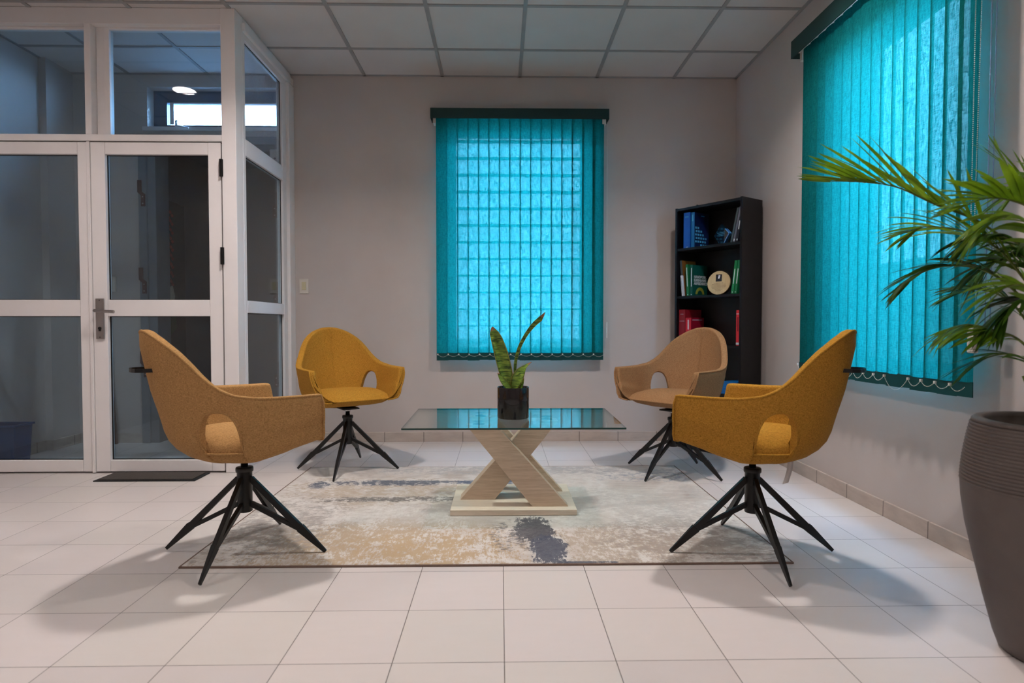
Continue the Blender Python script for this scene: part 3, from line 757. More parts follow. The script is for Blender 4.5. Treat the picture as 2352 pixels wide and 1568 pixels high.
def make_shell_meshes():
    degs = []
    for s in (-1, 1):
        half = [0, 4, 8, 12, 16, 20, 24, 28, 32, 36, 38.5]
        half += [HC+HW*sin(radians(a)) for a in (-90, -80, -70, -60, -50, -38, -26, -13, 0, 13, 26, 38, 50, 60, 70, 80, 90)]
        half += [76, 78, 82, 86, 90, 96, 102, 108, 114, 120, 126, 132, 138, 143, 147, PMAX]
        half = sorted(set(round(h, 3) for h in half))
        degs += [s*h for h in half if not (s == 1 and h == 0)]
    degs = sorted(degs)
    NV = 16
    fo = [(0, .016), (.03, .008), (.12, .002), (.3, 0), (.7, 0), (.88, .002), (.97, .008), (1, .016)]     # rim rounding across the thickness
    cols = []
    rim = []; holeL = []; holeR = []
    def column(deg, ex=0.0, shrink=0.0):
        t = T_(deg) - shrink; b = max(B_(deg), 0)
        zb = b if b > .36 else -1
        o0, i0 = shrink, TH-shrink
        outer = col_points(deg, NV, o0, max(zb, -1)+(.0 if zb > 0 else 0), t-.016)
        inner = col_points(deg, NV, i0, max(zb, -1), t-.016)
        loop = list(outer)
        for f, dz in fo[1:-1]:
            p = outer[-1].lerp(inner[-1], f); p = Vector((p.x, p.y, t-dz)); loop.append(p)
        loop += inner[::-1]
        for f, dz in reversed(fo[1:-1]):
            p = outer[0].lerp(inner[0], f); p = p + Vector((0, 0, (.004-dz*.5))) * (-1 if zb > 0 else -.3); loop.append(p)
        for p in loop:
            # front arm tip: lower part further forward
            if abs(deg) > 90:
                w_ = (abs(deg)-90)/60; p.x += w_*.03*max(0, (.64-p.z)/.21)
                p.x += ex
        return loop
    cols.append(column(-PMAX, .008, .010)); cols.append(column(-PMAX, .005, .003))
    for d in degs: cols.append(column(d))
    cols.append(column(PMAX, .005, .003)); cols.append(column(PMAX, .008, .010))
    n = len(cols[0]); vs = [p for c in cols for p in c]; fs = []
    for i in range(len(cols)-1):
        for k in range(n):
            k2 = (k+1) % n; fs.append((i*n+k, i*n+k2, (i+1)*n+k2, (i+1)*n+k))
    # end caps as quads between outer and inner halves
    for base_, rev in ((0, False), ((len(cols)-1)*n, True)):
        idx = list(range(n)); a, b = 0, n-1
        h = n//2
        for k in range(h-1):
            f = (base_+k, base_+k+1, base_+n-2-k, base_+n-1-k)
            fs.append(f if not rev else f[::-1])
    mb = MB(); mb.add(vs, fs, 0, True)
    dd = dict(zip([-PMAX-2, -PMAX-1]+degs+[PMAX+1, PMAX+2], cols))
    # welt piping paths
    def rimpt(d):
        c = cols[2+degs.index(d)]
        return c[NV].lerp(c[NV+1], .5) + Vector((0, 0, .0015))
    path = []
    c0 = cols[2]; path += [c0[k]+Vector((.006, 0, 0)) for k in range(0, NV, 2)]
    path += [rimpt(d) for d in degs]
    c1 = cols[-3]; path += [c1[k]+Vector((.006, 0, 0)) for k in range(NV-2, -1, -2)]
    mb2 = MB(); mb2.tube(path, .0045, 8)
    HL = [MB(), MB()]
    for s in (-1, 1):
        holes = HL[(s+1)//2]
        hp = []
        for a in (-88, -80, -70, -60, -50, -38, -26, -13, 0, 13, 26, 38, 50, 60, 70, 80, 88):
            d = s*round(HC+HW*sin(radians(a if abs(a) < 88 else (90 if a > 0 else -90))), 3)
            c = cols[2+degs.index(d)]; hp.append(c[0]+Vector((0, 0, .003)))
        holes.tube(hp, .003, 6)
    # centre seam on inside back
    c = cols[2+degs.index(0)]
    seam = [c[NV+6+k]+Vector((.0008, 0, 0)) for k in range(0, NV-4)]
    mb3 = MB(); mb3.tube([p+Vector((0, .004, 0)) for p in seam], .0014, 6); mb3.tube([p-Vector((0, .004, 0)) for p in seam], .0008, 6)
    return mb, mb2, HL, mb3
def seat_mesh():
    mb = MB(); N = 64
    def ring(sx, z, dz_front=0.0, sa=None):
        sa = sa or sx
        pts = []
        for k in range(N):
            a = 2*pi*k/N; c, s = cos(a), sin(a); e = 2/4.2
            x = (abs(c)**e)*(1 if c > 0 else -1); y = (abs(s)**e)*(1 if s > 0 else -1)
            if c < 0:
                e2 = 2/2.15; X = -.02 - abs(c)**e2*.203*sa; Y = (1 if s > 0 else -1)*abs(s)**e2*.243*sx
            else: X = -.02 + x*(.222*sx); Y = y*(.243*sx)
            f = max(0, (X+.02)/.22)
            pts.append((X, Y, z + dz_front*f))
        return pts
    rings = [ring(.5, .393, .030, .3), ring(.80, .396, .040, .5), ring(.88, .401, .044, .64), ring(.955, .414, .040, .84), ring(.99, .438, .018, .99), ring(.985, .452, .002), ring(.97, .464, -.010), ring(.94, .477, -.014), ring(.87, .489, -.015), ring(.72, .499, -.012), ring(.45, .505, -.006), ring(.15, .506)]
    vs = [p for r in rings for p in r]; fs = []
    for i in range(len(rings)-1):
        for k in range(N): k2 = (k+1) % N; fs.append((i*N+k, i*N+k2, (i+1)*N+k2, (i+1)*N+k))
    fs.append(tuple(range(N))[::-1]); fs.append(tuple(range((len(rings)-1)*N, len(rings)*N)))
    mb.add(vs, fs, 0, True)
    r = ring(1.006, .443, .009); mb2 = MB(); mb2.tube(r, .004, 8, closed=True)
    return mb, mb2
def leg_mesh(a, L):
    """one leg: long upper bar and a lower strut joining into a pointed foot"""
    def bar(p0, p1, w0, h0, w1, h1):
        d = (p1-p0).normalized(); s = Vector((-sin(a), cos(a), 0)); u = d.cross(s)
        vs = []
        for p, w_, h_ in ((p0, w0, h0), (p1, w1, h1)):
            for su, ss in ((-1, -1), (1, -1), (1, 1), (-1, 1)): vs.append(p+u*h_*su+s*w_*ss)
        return vs
    e = Vector((cos(a), sin(a), 0))
    top = e*.024+Vector((0, 0, .298)); low = e*.024+Vector((0, 0, .196)); foot = e*(L-.002)+Vector((0, 0, .0105))
    mid = top.lerp(foot, .66)+Vector((0, 0, -.004))
    mb = MB(); F = [(0,1,2,3),(7,6,5,4),(0,4,5,1),(1,5,6,2),(2,6,7,3),(3,7,4,0)]
    a_ = bar(top, mid, .0085, .0105, .009, .0125); b_ = bar(mid, foot, .009, .0165, .0045, .0065)
    mb.add(a_[:4]+a_[4:], F); mb.add(b_, F); mb.add(bar(low, mid+Vector((0, 0, -.006)), .0082, .009, .0085, .008), F)
    return mb
FAB = {}
SHELL = None
def make_chair(label, loc, rz, fab, legrot, L=.325, dark=False):
    global SHELL
    t = thing('swivel_armchair', label, 'chair', loc, rz, 'four swivel armchairs around the glass table')
    if SHELL is None: SHELL = make_shell_meshes() + seat_mesh()
    s, pip, hol, seam, seat, spip = SHELL
    sh = s.build('shell', fab, t, recalc=False)
    bm = bmesh.new(); bm.from_mesh(sh.data); bmesh.ops.recalc_face_normals(bm, faces=bm.faces); bm.to_mesh(sh.data); bm.free()
    pip.build('welt_piping', fab, sh); [h_.build('cutout_piping', fab, sh) for h_ in hol]; seam.build('back_seam', fab, sh)
    st = seat.build('seat', fab, t); spip.build('seat_piping', fab, st)
    # handle on the back
    mb = MB(); hz = .742
    pts = [(-.318, -.062, hz), (-.352, -.060, hz), (-.372, -.045, hz), (-.378, -.02, hz), (-.379, 0, hz), (-.378, .02, hz), (-.372, .045, hz), (-.352, .060, hz), (-.318, .062, hz)]
    mb.tube(pts, .0095, 4, flat=.45, up=(0, 0, 1)); tag(mb.build('back_handle', M['black'], t), 'black pull handle on the back')
    mb = MB(); mb.lathe([(.0, .383), (.05, .383), (.05, .393), (0, .393)], 24); mb.box((-.07, -.05, .384), (.07, .05, .392)); mb.build('mounting_plate', M['black'], t)
    mb = MB(); mb.lathe([(0, .325), (.0135, .325), (.0135, .366), (.0175, .366), (.0175, .384), (0, .384)], 20); tag(mb.build('gas_lift', M['chrome'], t), 'chrome swivel stem')
    mb = MB(); mb.lathe([(0, .166), (.027, .166), (.0285, .168), (.0285, .322), (.032, .324), (.033, .328), (.033, .338), (.031, .342), (.014, .343), (0, .343)], 28); mb.build('column', M['black'], t)
    for k in range(4):
        leg_mesh(legrot-rz+k*pi/2, L).build('leg', M['black'], t, bevel=.0015)
    return t
D = radians
c1 = make_chair('tan mustard swivel armchair at front left seen from behind, near the glass doors', (-1.01, 2.40, 0), D(40), M['fab_tan'], D(-4))
c2 = make_chair('deep mustard swivel armchair at back left facing the camera, in front of the light switch', (-.945, 3.76, 0), D(-56), M['fab_must'], D(-1), .315)
c3 = make_chair('light brown beige swivel armchair at back right in front of the black bookcase', (1.045, 3.64, 0), D(-140), M['fab_brown'], D(-45), .315)
c4 = make_chair('deep mustard swivel armchair seen from behind at front right with a white tag hanging below', (.99, 2.35, 0), D(140), M['fab_must'], D(0))
c4l = Matrix.Rotation(-D(140), 4, 'Z') @ Matrix.Translation(-Vector((.99, 2.35, 0)))
def tagstrip(pts, wv, name, label, parent):
    mb = MB(); vs = []
    for p in pts:
        p = Vector(p)
        for off in (-1, 1): vs.append(c4l @ (p + Vector(wv)*off))
        for off in (-1, 1): vs.append(c4l @ (p + Vector(wv)*off + Vector((0, .0015, 0))))
    fs = []
    for k in range(len(pts)-1):
        a = k*4; b = a+4; fs += [(a, a+1, b+1, b), (a+2, b+2, b+3, a+3), (a, b, b+2, a+2), (a+1, a+3, b+3, b+1)]
    mb.add(vs, fs, 0, True); return tag(mb.build(name, M['white_tag'], parent), label)
tagstrip([at(1816, 1060, 2.17), at(1814, 1078, 2.17), at(1810, 1092, 2.168), at(1804, 1110, 2.165)], (.0125, .004, .002), 'hanging_tag', 'grey white fabric tag hanging under the seat', c4)
tagstrip([at(1826, 1024, 2.125), at(1824, 1034, 2.123), at(1821, 1043, 2.122)], (.005, .004, 0), 'care_label', 'small white care label in the side cut-out', c4)

# ------------------------------------------------------------------ coffee table
t = thing('coffee_table', 'glass topped coffee table with pale oak crossed base in the middle of the rug', 'table', (.062, 3.04, 0))
G0, G1 = -.507, .507
gz = .450
mb = MB()
x0, x1, y0, y1, z0, z1 = -.499, .497, -.283, .283, -.008, 0
V = [(x0,y0,z0),(x1,y0,z0),(x1,y1,z0),(x0,y1,z0),(x0,y0,z1),(x1,y0,z1),(x1,y1,z1),(x0,y1,z1)]
mb.add(V, [(0,3,2,1),(4,5,6,7)], 0); mb.add(V, [(0,1,5,4),(1,2,6,5),(2,3,7,6),(3,0,4,7)], 1)
gt = mb.build('glass_top', [M['tglass'], M['tedge']], t, loc=(0, -.087, gz), rot=(radians(.9), 0, 0))
def gzat(y): return gz + (y+.087)*math.tan(radians(.9))
mb = MB(); mb.box((-.297, -.225, .0095), (.297, .235, .036)); mb.build('base_plate', M['oakbase'], t, bevel=.0015)
def beam(y0, y1, flip):
    s = -1 if flip else 1
    #            top-left   top-right  bottom-right bottom-left
    k_ = (gz-.024-.036)/(.424-.022-.036)
    q = [(.090-.295*k_, gz-.024), (.262-.324*k_, gz-.024), (.262, .036), (.090, .036)]
    mb = MB(); mb.prism([(s*a, b) for a, b in q], y0, y1, 'y'); return mb
beam(-.175, -.115, False).build('cross_beam', M['oak'], t, bevel=.0015)
beam(-.055, .045, True).build('cross_beam', M['oak'], t, bevel=.0015)
beam(.085, .14, False).build('cross_beam', M['oak'], t, bevel=.0015)
for (xx, yy) in ((-.165, -.145), (-.165, .11), (.17, -.005)):
    g_ = gzat(yy)-.0088
    mb = MB(); mb.lathe([(0, gz-.024), (.028, gz-.024), (.028, gz-.020), (.010, gz-.018), (.010, g_-.003), (.028, g_-.002), (.028, g_), (0, g_)], 20, (xx, yy, 0)); mb.build('glass_support', M['chrome'], t)

# ------------------------------------------------------------------ snake plant
pc = Vector((.062, 2.935, gzat(2.935-3.04)+.0012))
t = thing('snake_plant', 'small snake plant in a glossy black cylinder pot on the glass table', 'plant', pc)
mb = MB(); mb.lathe([(0, .0), (.073, .0), (.0765, .003), (.077, .147), (.0755, .150), (.0735, .148), (.0725, .125), (0, .125)], 56); pot = mb.build('pot', M['potblack'], t)
mb = MB(); mb.lathe([(.072, .124), (.04, .130), (0, .133)], 32); mb.build('soil', M['soil'], t)
def blade(pts, wid, cup, mat, parent, name, thick=.0016, facing=(0, -1, 0), twist=0):
    P = [Vector(p) for p in pts]
    # smooth resample (Catmull-Rom)
    Q = []; W = []
    n = len(P)
    for i in range(n-1):
        p0, p1, p2, p3 = P[max(i-1, 0)], P[i], P[i+1], P[min(i+2, n-1)]
        for k in range(5):
            u = k/5
            q = .5*((2*p1)+(p2-p0)*u+(2*p0-5*p1+4*p2-p3)*u*u+(3*p1-p0-3*p2+p3)*u**3)
            Q.append(q); W.append(wid[i]+(wid[i+1]-wid[i])*u)
    Q.append(P[-1]); W.append(wid[-1])
    N = 6; vs = []; uvs = []; fs = []
    for i, q in enumerate(Q):
        tg = (Q[min(i+1, len(Q)-1)]-Q[max(i-1, 0)]).normalized(); fr = Vector(facing); s = tg.cross(fr).normalized()
        fn = s.cross(tg).normalized()
        an = twist*i/len(Q); s2 = s*cos(an)+fn*sin(an); f2 = fn*cos(an)-s*sin(an)
        for side in (0, 1):
            for j in range(N+1):
                u = j/N*2-1
                vs.append(q+s2*u*W[i]/2+f2*(cup*W[i]*u*u + (thick if side else -thick)*(1-u*u)))
                uvs.append((j/N, i/(len(Q)-1)))
    R = 2*(N+1)
    for i in range(len(Q)-1):
        for side in (0, 1):
            for j in range(N):
                a = i*R+side*(N+1)+j; b = a+R
                fs.append((a, a+1, b+1, b) if side == 0 else (a+1, a, b, b+1))
        for j in (0, N):
            a = i*R+j; b = a+R; fs.append((a, b, b+N+1, a+N+1))
    me = bpy.data.meshes.new(name); me.from_pydata([tuple(v-parent.location) if parent else tuple(v) for v in vs], [], fs)
    uvl = me.uv_layers.new(name='UVMap')
    for p in me.polygons:
        p.use_smooth = True
        for li, vi in zip(p.loop_indices, p.vertices): uvl.data[li].uv = uvs[vi]
    me.materials.append(mat); o = bpy.data.objects.new(name, me); COL.objects.link(o); o.parent = parent; return o
YS = 2.94
def sp_pts(l): return [at(x, y, YS+dy) for x, y, dy in l]
blade(sp_pts([(1176, 906, 0), (1170, 885, 0), (1160, 850, .005), (1150, 812, .008), (1141, 782, .008), (1134, 764, .006), (1131, 750, .004)]), [.020, .048, .068, .068, .058, .044, .004], .22, M['snake'], t, 'leaf', .003, (.15, -1, 0))
blade(sp_pts([(1181, 906, .02), (1182, 870, .02), (1184, 830, .02), (1193, 797, .022), (1210, 765, .02), (1226, 745, .015), (1240, 732, .01), (1252, 717, .01)]), [.014, .014, .015, .017, .018, .022, .024, .001], .35, M['snake'], t, 'leaf', .003, (.1, -1, 0))
blade(sp_pts([(1181, 906, -.01), (1182, 890, -.015), (1190, 870, -.02), (1198, 854, -.02), (1207, 842, -.02), (1221, 831, -.02)]), [.018, .042, .066, .050, .020, .002], .2, M['snake'], t, 'leaf', .003, (-.3, -1, .2), .3)
blade(sp_pts([(1172, 906, -.02), (1167, 890, -.025), (1156, 876, -.03), (1148, 865, -.03), (1143, 856, -.03)]), [.02, .036, .032, .018, .002], .2, M['snake'], t, 'leaf', .003, (.5, -1, .1))
blade(sp_pts([(1190, 908, .0), (1196, 893, .0), (1200, 880, .0), (1203, 868, 0)]), [.010, .018, .014, .004], .2, M['snake'], t, 'leaf', .002, (-.3, -1, 0))

# ------------------------------------------------------------------ planter with palm
PC = Vector((1.515, 1.60, 0))
pl = thing('potted_palm', 'areca palm in a tall ribbed dark grey planter at the right edge', 'plant', PC)
prof = [(0, 0), (.118, 0), (.128, .006), (.140, .04), (.165, .14), (.190, .25), (.209, .34), (.2185, .41), (.2215, .455)]
z = .46; k = 0
while z < .625:
    r0 = .2215-(.0215)*((z-.46)/.165)**1.6
    prof += [(r0, z), (r0+.0018, z+.003), (r0, z+.0065), (r0-.0022, z+.0085)]; z += .0095
prof += [(.199, .628), (.197, .638), (.190, .643), (.172, .642), (.168, .63), (.165, .60), (0, .60)]
mb = MB(); mb.lathe(prof, 96); mb.build('planter', M['plantpot'], pl)
mb = MB(); mb.lathe([(.166, .605), (.08, .612), (0, .615)], 32); mb.build('soil', M['soil'], pl)
def frond(spine, n, lmax, wmax, mat, up_bias=0, side=(1, 1), r0=.005, start=.15, fan=1.0, droop=.25, lean=.5, seedv=0, wtip=.35):
    rnd = random.Random(seedv)
    P = [Vector(p) for p in spine]; Q = []; nn = len(P)
    for i in range(nn-1):
        p0, p1, p2, p3 = P[max(i-1, 0)], P[i], P[i+1], P[min(i+2, nn-1)]
        for k in range(10):
            u = k/10; Q.append(.5*((2*p1)+(p2-p0)*u+(2*p0-5*p1+4*p2-p3)*u*u+(3*p1-p0-3*p2+p3)*u**3))
    Q.append(P[-1])
    mb = MB(); Nq = len(Q)
    mb.tube([q-PC for q in Q], [r0*(1-.85*i/Nq) for i in range(Nq)], 6, mi=1)
    for s in (0, 1):
        if not side[s]: continue
        for k in range(n):
            u = start+(1-start)*(k+.5*s+rnd.uniform(-.2, .2))/n
            if u > 1: u = 1
            fi = u*(Nq-1); i = min(int(fi), Nq-2); q = Q[i].lerp(Q[i+1], fi-i)
            tg = (Q[min(i+2, Nq-1)]-Q[max(i-2, 0)]).normalized()
            upv = Vector((0, 0, 1)); sd = tg.cross(upv).normalized()*(1 if s else -1)
            vb = (tg.cross(upv)).cross(tg).normalized()
            nrm = (sd*cos(lean)+vb*sin(lean)*(1 if side[s] > 0 else -1)).normalized()
            ang = radians(52-30*u)*fan + rnd.uniform(-.1, .1)
            dr = (tg*cos(ang)+nrm*sin(ang)).normalized()
            prof_l = (.55+.45*sin(pi*min(1, (u-start)/(1-start)*.9+.15)))
            L = lmax*prof_l*rnd.uniform(.85, 1.1)*(1-.35*max(0, u-.75)/.25); W_ = wmax*rnd.uniform(.8, 1.1)
            w_ax = dr.cross(vb if abs(dr.dot(vb)) < .9 else sd).normalized()
            vs = []; fs = []; S = 7; dz = droop*rnd.uniform(.6, 1.4)
            roll = rnd.uniform(-.5, .5)
            for j in range(S+1):
                v = j/S; c = q + dr*L*v + Vector((0, 0, -dz*L*v*v)); c = c-PC
                ww = W_*max(.04, (sin(pi*min(1, v*.82+.14)))**.8)*(1 if v < .98 else .05)
                ax = w_ax*cos(roll)+vb*sin(roll); nn_ = ax.cross(dr).normalized()
                vs += [c-ax*ww/2, c+nn_*ww*.12, c+ax*ww/2]
            for j in range(S):
                a = j*3; fs += [(a, a+1, a+4, a+3), (a+1, a+2, a+5, a+4)]
            mb.add(vs, fs, 0, True)
    return mb.build('frond', [mat, M['stem']], pl, recalc=False)
base_p = PC+Vector((-.02, .02, .61))
def sp2(l): return [base_p] + [at(x, y, Y) for x, y, Y in l]
Ls, Ld = M['palm'], M['palmd']
frond(sp2([(2420, 700, 1.66), (2352, 590, 1.70), (2250, 510, 1.72), (2150, 470, 1.74), (2060, 430, 1.76), (1980, 418, 1.78), (1900, 416, 1.80)]), 17, .26, .017, Ls, seedv=1, start=.42, lean=.75, fan=.75, droop=.06, side=(1, 1))
frond(sp2([(2440, 760, 1.62), (2352, 640, 1.66), (2290, 570, 1.70), (2210, 530, 1.74), (2130, 520, 1.78), (2100, 530, 1.8)]), 15, .20, .016, Ls, seedv=2, start=.35, lean=.3, fan=.9, droop=.2, side=(1, -1))
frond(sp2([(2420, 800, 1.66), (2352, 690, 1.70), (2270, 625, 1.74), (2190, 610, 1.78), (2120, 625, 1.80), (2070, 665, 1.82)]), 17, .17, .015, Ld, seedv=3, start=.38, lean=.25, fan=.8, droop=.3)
frond(sp2([(2440, 900, 1.60), (2352, 790, 1.62), (2290, 760, 1.64), (2220, 745, 1.66), (2170, 762, 1.68)]), 12, .15, .018, Ls, seedv=4, start=.4, lean=-.4, fan=1.0, droop=.45)
frond(sp2([(2480, 640, 1.7), (2440, 520, 1.72), (2370, 430, 1.76), (2320, 390, 1.8), (2293, 345, 1.82)]), 12, .18, .012, M['palm'], seedv=5, start=.45, lean=.2, fan=1.1, droop=.1, side=(1, 1))
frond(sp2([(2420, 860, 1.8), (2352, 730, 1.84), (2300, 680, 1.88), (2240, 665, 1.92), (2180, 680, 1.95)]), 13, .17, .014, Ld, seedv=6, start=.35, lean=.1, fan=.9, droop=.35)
frond(sp2([(2450, 950, 1.56), (2400, 860, 1.56), (2330, 815, 1.58), (2270, 820, 1.6), (2230, 840, 1.62)]), 10, .14, .013, Ld, seedv=7, start=.4, lean=-.1, fan=.8, droop=.35)
frond(sp2([(2430, 700, 1.5), (2400, 560, 1.48), (2340, 500, 1.5), (2290, 500, 1.52), (2240, 540, 1.54)]), 12, .15, .019, Ls, seedv=8, start=.35, lean=-.2, fan=1.1, droop=.5)
frond(sp2([(2460, 760, 1.75), (2430, 600, 1.8), (2370, 560, 1.84), (2300, 580, 1.88), (2250, 620, 1.9)]), 14, .18, .016, Ld, seedv=9, start=.35, lean=-.2, fan=1.2, droop=.6)
frond(sp2([(2440, 840, 1.45), (2400, 720, 1.42), (2360, 660, 1.42), (2310, 660, 1.44), (2270, 700, 1.46)]), 10, .13, .015, Ls, seedv=10, start=.4, lean=.2, fan=1.1, droop=.4)
frond(sp2([(2450, 640, 1.55), (2420, 520, 1.56), (2352, 470, 1.58), (2270, 455, 1.60), (2200, 480, 1.62)]), 16, .19, .020, Ls, seedv=11, start=.38, lean=.5, fan=1.1, droop=.15)
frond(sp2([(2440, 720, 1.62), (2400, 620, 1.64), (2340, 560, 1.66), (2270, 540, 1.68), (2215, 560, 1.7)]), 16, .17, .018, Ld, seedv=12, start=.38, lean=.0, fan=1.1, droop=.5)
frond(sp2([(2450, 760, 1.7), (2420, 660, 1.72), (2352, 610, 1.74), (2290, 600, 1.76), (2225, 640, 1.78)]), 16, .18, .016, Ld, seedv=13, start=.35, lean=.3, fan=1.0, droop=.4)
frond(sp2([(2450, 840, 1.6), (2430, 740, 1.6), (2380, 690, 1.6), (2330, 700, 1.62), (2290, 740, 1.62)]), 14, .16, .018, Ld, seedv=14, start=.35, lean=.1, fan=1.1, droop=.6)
frond(sp2([(2460, 560, 1.6), (2440, 470, 1.62), (2400, 420, 1.64), (2350, 430, 1.66), (2310, 470, 1.68)]), 12, .16, .018, Ls, seedv=15, start=.4, lean=.2, fan=1.2, droop=.3)
for dx, dy, r in ((0, 0, .011), (.03, .02, .012), (.05, -.02, .010), (.02, .05, .011), (-.02, .03, .009)):
    mb = MB(); mb.tube([(dx, dy, .60), (dx*1.5-.005, dy*1.4, .68), (dx*2.2-.01, dy*1.8+.01, .76)], [r, r*.8, r*.5], 8); mb.build('cane', M['stem'], pl)

# ------------------------------------------------------------------ bookcase
BL, BR = Vector((1.285, 4.456, 0)), Vector((1.600, 4.003, 0))
ux = (BR-BL); BWD = ux.length; ux.normalize(); uy = Vector((-ux.y, ux.x, 0))    # into the case (away from the room)
BD = .232; BH = 1.75; BRZ = math.atan2(ux.y, ux.x)
bc = thing('bookcase', 'tall narrow black-brown bookcase standing across the back right corner', 'bookcase', BL, BRZ)
th = .017
for xx in (0, BWD-th):
    mb = MB(); mb.box((xx, 0, 0), (xx+th, BD, BH)); mb.build('side_panel', M['bookcase'], bc, bevel=.001)
mb = MB(); mb.box((th, 0.001, BH-.022), (BWD-th, BD, BH-.004)); mb.build('top_panel', M['bookcase'], bc, bevel=.001)
mb = MB(); mb.box((th, BD-.006, 0), (BWD-th, BD, BH-.02)); mb.build('back_panel', M['bookcase'], bc)
mb = MB(); mb.box((th, .012, 0), (BWD-th, .026, .06)); mb.build('plinth', M['bookcase'], bc)
SH = [.06, .41, .745, 1.093, 1.440]
for z in SH:
    mb = MB(); mb.box((th, .004, z-.002), (BWD-th, BD-.006, z+.016)); mb.build('shelf', M['bookcase'], bc, bevel=.001)
mb = MB(); mb.tube([(.17, .03, BH-.004), (.17, .03, BH+.006)], .006, 8); mb.build('shelf_pin', M['bookcase'], bc)
def bw(u, d, z): return BL + ux*u + uy*d + Vector((0, 0, z))
def book(label, u, shelf, wdt, hgt, dep, cover, front=.02, lean=0, marks=(), group=None, side_col=None, side_marks=None, yaw=0, lying=False, cat='book', name='book'):
    z = SH[shelf]+.0165
    t = thing(name, label, cat, bw(u, front, z), BRZ+yaw, group)
    t.rotation_mode = 'XYZ'
    if lean: t.rotation_euler = (0, lean, BRZ+yaw); t.location.z += abs(wdt*sin(lean)) if lean > 0 else .0
    mats = [cover, side_col or cover]
    mb = MB()
    if lying:
        mb.box((0, 0, 0), (hgt, dep, .002)); mb.box((0, 0, wdt-.002), (hgt, dep, wdt)); mb.box((0, 0, 0), (hgt, .002, wdt))
        mb.build('cover', cover, t, bevel=.001)
        mb = MB(); mb.box((.003, .002, .002), (hgt-.003, dep-.003, wdt-.002)); mb.build('pages', M['white_tag'], t)
        return t
    mb.box((0, 0, 0), (.002, dep, hgt)); mb.box((0, 0, 0), (wdt, .002, hgt)); mb.build('cover', cover, t, bevel=.0008)
    mb = MB(); mb.box((wdt-.002, 0.0005, 0), (wdt, dep, hgt)); mb.build('cover', side_col or cover, t, bevel=.0008)
    mb = MB(); mb.box((.002, .003, .003), (wdt-.002, dep-.003, hgt-.003)); mb.build('pages', M['white_tag'], t)
    for (a, b, c, d, mm) in marks:       # fractions of spine: x0,x1,z0,z1
        mb = MB(); mb.box((wdt*a, -.0006, hgt*c), (wdt*b, .0002, hgt*d)); mb.build('spine_print', mm, t)
    if side_marks:
        for (a, b, c, d, mm) in side_marks:
            mb = MB(); mb.box((wdt-.0002, dep*a, hgt*c), (wdt+.0006, dep*b, hgt*d)); mb.build('cover_print', mm, t)
    return t
def cm(n, c, r=.4): return plain(n, c, r, 0, .08, 20)
blueA, blueB, navy = cm('blue_binder', (22, 84, 170)), cm('blue_book', (20, 96, 150)), cm('navy_cover', (12, 26, 62))
cyanp = cm('cyan_print', (70, 150, 190)); palep = cm('pale_print', (200, 205, 210)); greyb = cm('grey_book', (92, 96, 108)); darkb = cm('dark_book', (34, 36, 44))
green, dgreen, bgreen = cm('green_book', (26, 110, 66)), cm('dark_green_cover', (10, 74, 62)), cm('bright_green_book', (30, 124, 72))
slate, orange = cm('slate_book', (70, 80, 84)), cm('ochre_cover', (130, 84, 34)); whiteb = cm('white_booklet', (214, 214, 222)); olive = cm('olive_print', (140, 140, 50))
dred, red, red2, crim = cm('dark_red_binder', (130, 18, 28)), cm('red_book', (186, 30, 48)), cm('crimson_cover', (140, 10, 34)), cm('bright_red_book', (200, 44, 54))
blueC = cm('bright_blue_cover', (20, 110, 180))
# top shelf
book('thick bright blue book at the left of the top shelf', .060, 4, .055, .255, .17, blueA, marks=[(.2, .8, .88, .895, cyanp), (.2, .8, .86, .868, cyanp), (.4, .7, .02, .03, palep)])
tiles = []
for r_ in range(6):
    for q_ in range(5):
        if (q_ > r_+1) or (r_ == 5 and q_ < 2): continue
        z0 = .05+.115*(5-r_)*.95; tiles.append((.05+.16*q_+.04*(r_ % 2), .05+.16*q_+.11+.04*(r_ % 2), z0*.9, z0*.9+.055, cyanp))
book('blue book with a tiled navy cover, beside the thick blue book on the top shelf', .127, 4, .028, .250, .165, blueB, side_col=navy, marks=[(.25, .6, .75, .93, cyanp)], side_marks=tiles+[(.45, .7, .90, .925, cyanp)])
t = thing('diamond_award', 'clear diamond shaped glass award on the top shelf', 'award', bw(.335, .085, SH[4]+.0165), BRZ+radians(-20))
M['cry'] = glass_mat('crystal', (.55, .72, .85), 2.5)
M['cryedge'] = plain('crystal_bevel', (90, 160, 230), .1)
mb = MB(); mb.prism([(-.022, 0), (.022, 0), (.088, .072), (-.01, .150), (-.090, .078)], 0, .018, 'y'); mb.build('crystal_body', M['cry'], t, bevel=.004)
mb = MB(); mb.prism([(.022, 0), (.088, .072), (.083, .076), (.018, .006)], -.001, .019, 'y'); mb.prism([(.088, .072), (.040, .110), (.038, .106), (.083, .070)], -.001, .019, 'y'); mb.build('bevelled_edge', M['cryedge'], t)
for i in range(3):
    mb = MB(); mb.box((-.05+.01*i, -.001, .086-.010*i), (.035, 0, .089-.010*i)); mb.build('engraving', cyanp, t)
book('tall grey book leaning right at the right end of the top shelf', .468, 4, .014, .235, .15, greyb, lean=.21, marks=[(.2, .8, .03, .09, palep)])
book('thin dark blue grey book leaning left of the tall grey book on the top shelf', .449, 4, .013, .232, .15, slate, lean=.215)
book('short dark book with pale lettering leaning at the far right of the top shelf', .490, 4, .016, .165, .14, darkb, lean=.16, marks=[(.3, .7, .05, .12, palep), (.3, .7, .5, .85, palep)])
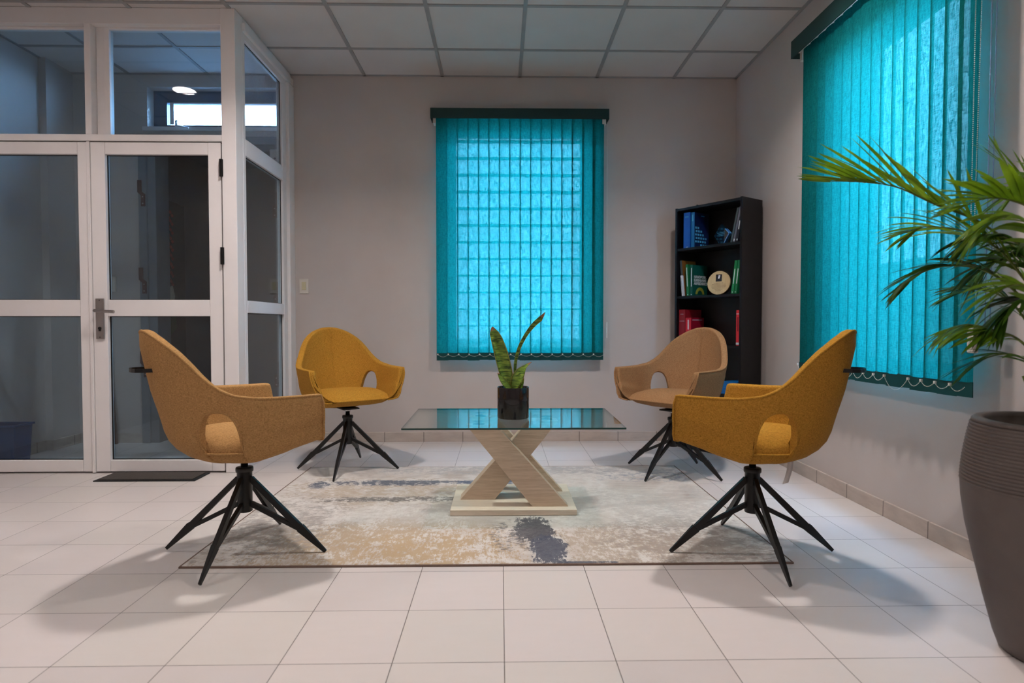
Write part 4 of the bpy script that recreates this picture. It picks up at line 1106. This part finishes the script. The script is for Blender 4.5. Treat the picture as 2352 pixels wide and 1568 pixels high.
# second shelf
book('slate grey book with ochre cover leaning at the left end of the second shelf', .046, 3, .018, .262, .16, slate, lean=-.10, side_col=orange, front=.03)
book('thin white booklet leaning in front of the slate book on the second shelf', .060, 3, .012, .150, .02, whiteb, lean=-.10, front=.006, marks=[(.35, .6, .1, .9, greyb)])
book('green book with white spine lettering left of the titled green book', .092, 3, .020, .228, .16, green, lean=-.06, marks=[(.35, .65, .3, .9, palep), (.3, .7, .03, .05, palep)])
hb = book('dark green book, white title and olive curve on its cover, second shelf', .122, 3, .020, .222, .17, dgreen, marks=[(.35, .65, .3, .9, palep), (.3, .7, .03, .05, palep)])
text_obj('HANDBOEK\nSURINAAMS\nARBEIDSRECHT', .026, palep, hb, (.0206, .016, .128), (pi/2, 0, pi/2), bold=.0009)
mb = MB()
arc = []
for k in range(17): a = pi*k/16; arc.append((.085+.05*cos(a), .012+.05*sin(a)))
for k in range(16, -1, -1): a = pi*k/16; arc.append((.085+.028*cos(a), .012+.028*sin(a)))
for k in range(16):
    a0 = (arc[k], arc[k+1], arc[33-k-1], arc[33-k]); mb.prism(list(a0), .0201, .0207, 'x')
mb.build('cover_curve', olive, hb)
t = thing('round_plaque', 'round pale wooden plaque with a small photo and engraved lines on the second shelf', 'plaque', bw(.330, .055, SH[3]+.0185), BRZ+radians(10))
mb = MB()
n = 48; mb.prism([(.083*cos(2*pi*k/n), .083+.083*sin(2*pi*k/n)) for k in range(n)], .0, .014, 'y')
o = mb.build('disc', wood_mat('pale_plaque_wood', (186, 160, 120), (206, 184, 142), 2), t, bevel=.001); o.rotation_euler = (-.12, 0, 0)
mb = MB(); mb.prism([(.087*cos(2*pi*k/n), .087+.087*sin(2*pi*k/n)) for k in range(n)], .0142, .024, 'y'); q_ = mb.build('dark_rim', M['bookcase'], t); q_.rotation_euler = (-.12, 0, 0)
mb = MB(); mb.box((-.022, -.0008, .092), (.022, 0, .142)); q_ = mb.build('photo', darkb, o)
mb = MB(); mb.prism([(-.006, .112), (.004, .112), (.010, .134), (-.002, .138)], -.0014, -.0008, 'y'); mb.build('photo_detail', whiteb, q_)
for i in range(7):
    hw_ = [.034, .05, .055, .052, .045, .03, .02][i]; mb = MB(); mb.box((-hw_, -.0006, .080-.009*i), (hw_, 0, .0815-.009*i)); mb.build('engraved_line', M['plank'], o)
book('bright green leaning book, left one of the pair right of the round plaque', .458, 3, .018, .224, .15, bgreen, lean=.12, marks=[(.35, .65, .3, .75, palep), (.3, .7, .04, .06, palep)])
book('bright green book leaning against the right side panel on the second shelf', .482, 3, .018, .224, .15, green, lean=.12, marks=[(.35, .65, .3, .75, palep), (.3, .7, .04, .06, palep)])
# third shelf
book('tall dark red binder at the left end of the third shelf', .024, 2, .055, .250, .19, dred, marks=[(.25, .75, .86, .87, palep), (.1, .9, .66, .668, palep)])
book('shorter red book with a crimson cover beside the dark red binder', .084, 2, .048, .190, .15, red, side_col=red2, marks=[(.4, .6, .55, .92, palep)], side_marks=[(.1, .85, .90, .925, palep)])
book('slim bright red book with a white label at the right end of the third shelf', .500, 2, .026, .238, .17, crim, marks=[(.05, .95, .88, .9, palep), (0, 1, .02, .08, palep), (.3, .7, .4, .8, dred)])
# fourth shelf
book('bright blue binder lying flat on the lower shelf, upper of two', .38, 1, .042, .13, .19, blueC, lying=True, name='binder', cat='binder').location = bw(.385, .02, SH[1]+.0165+.0425)
book('bright blue binder lying flat on the lower shelf, under another', .375, 1, .042, .14, .19, blueC, lying=True, name='binder', cat='binder')
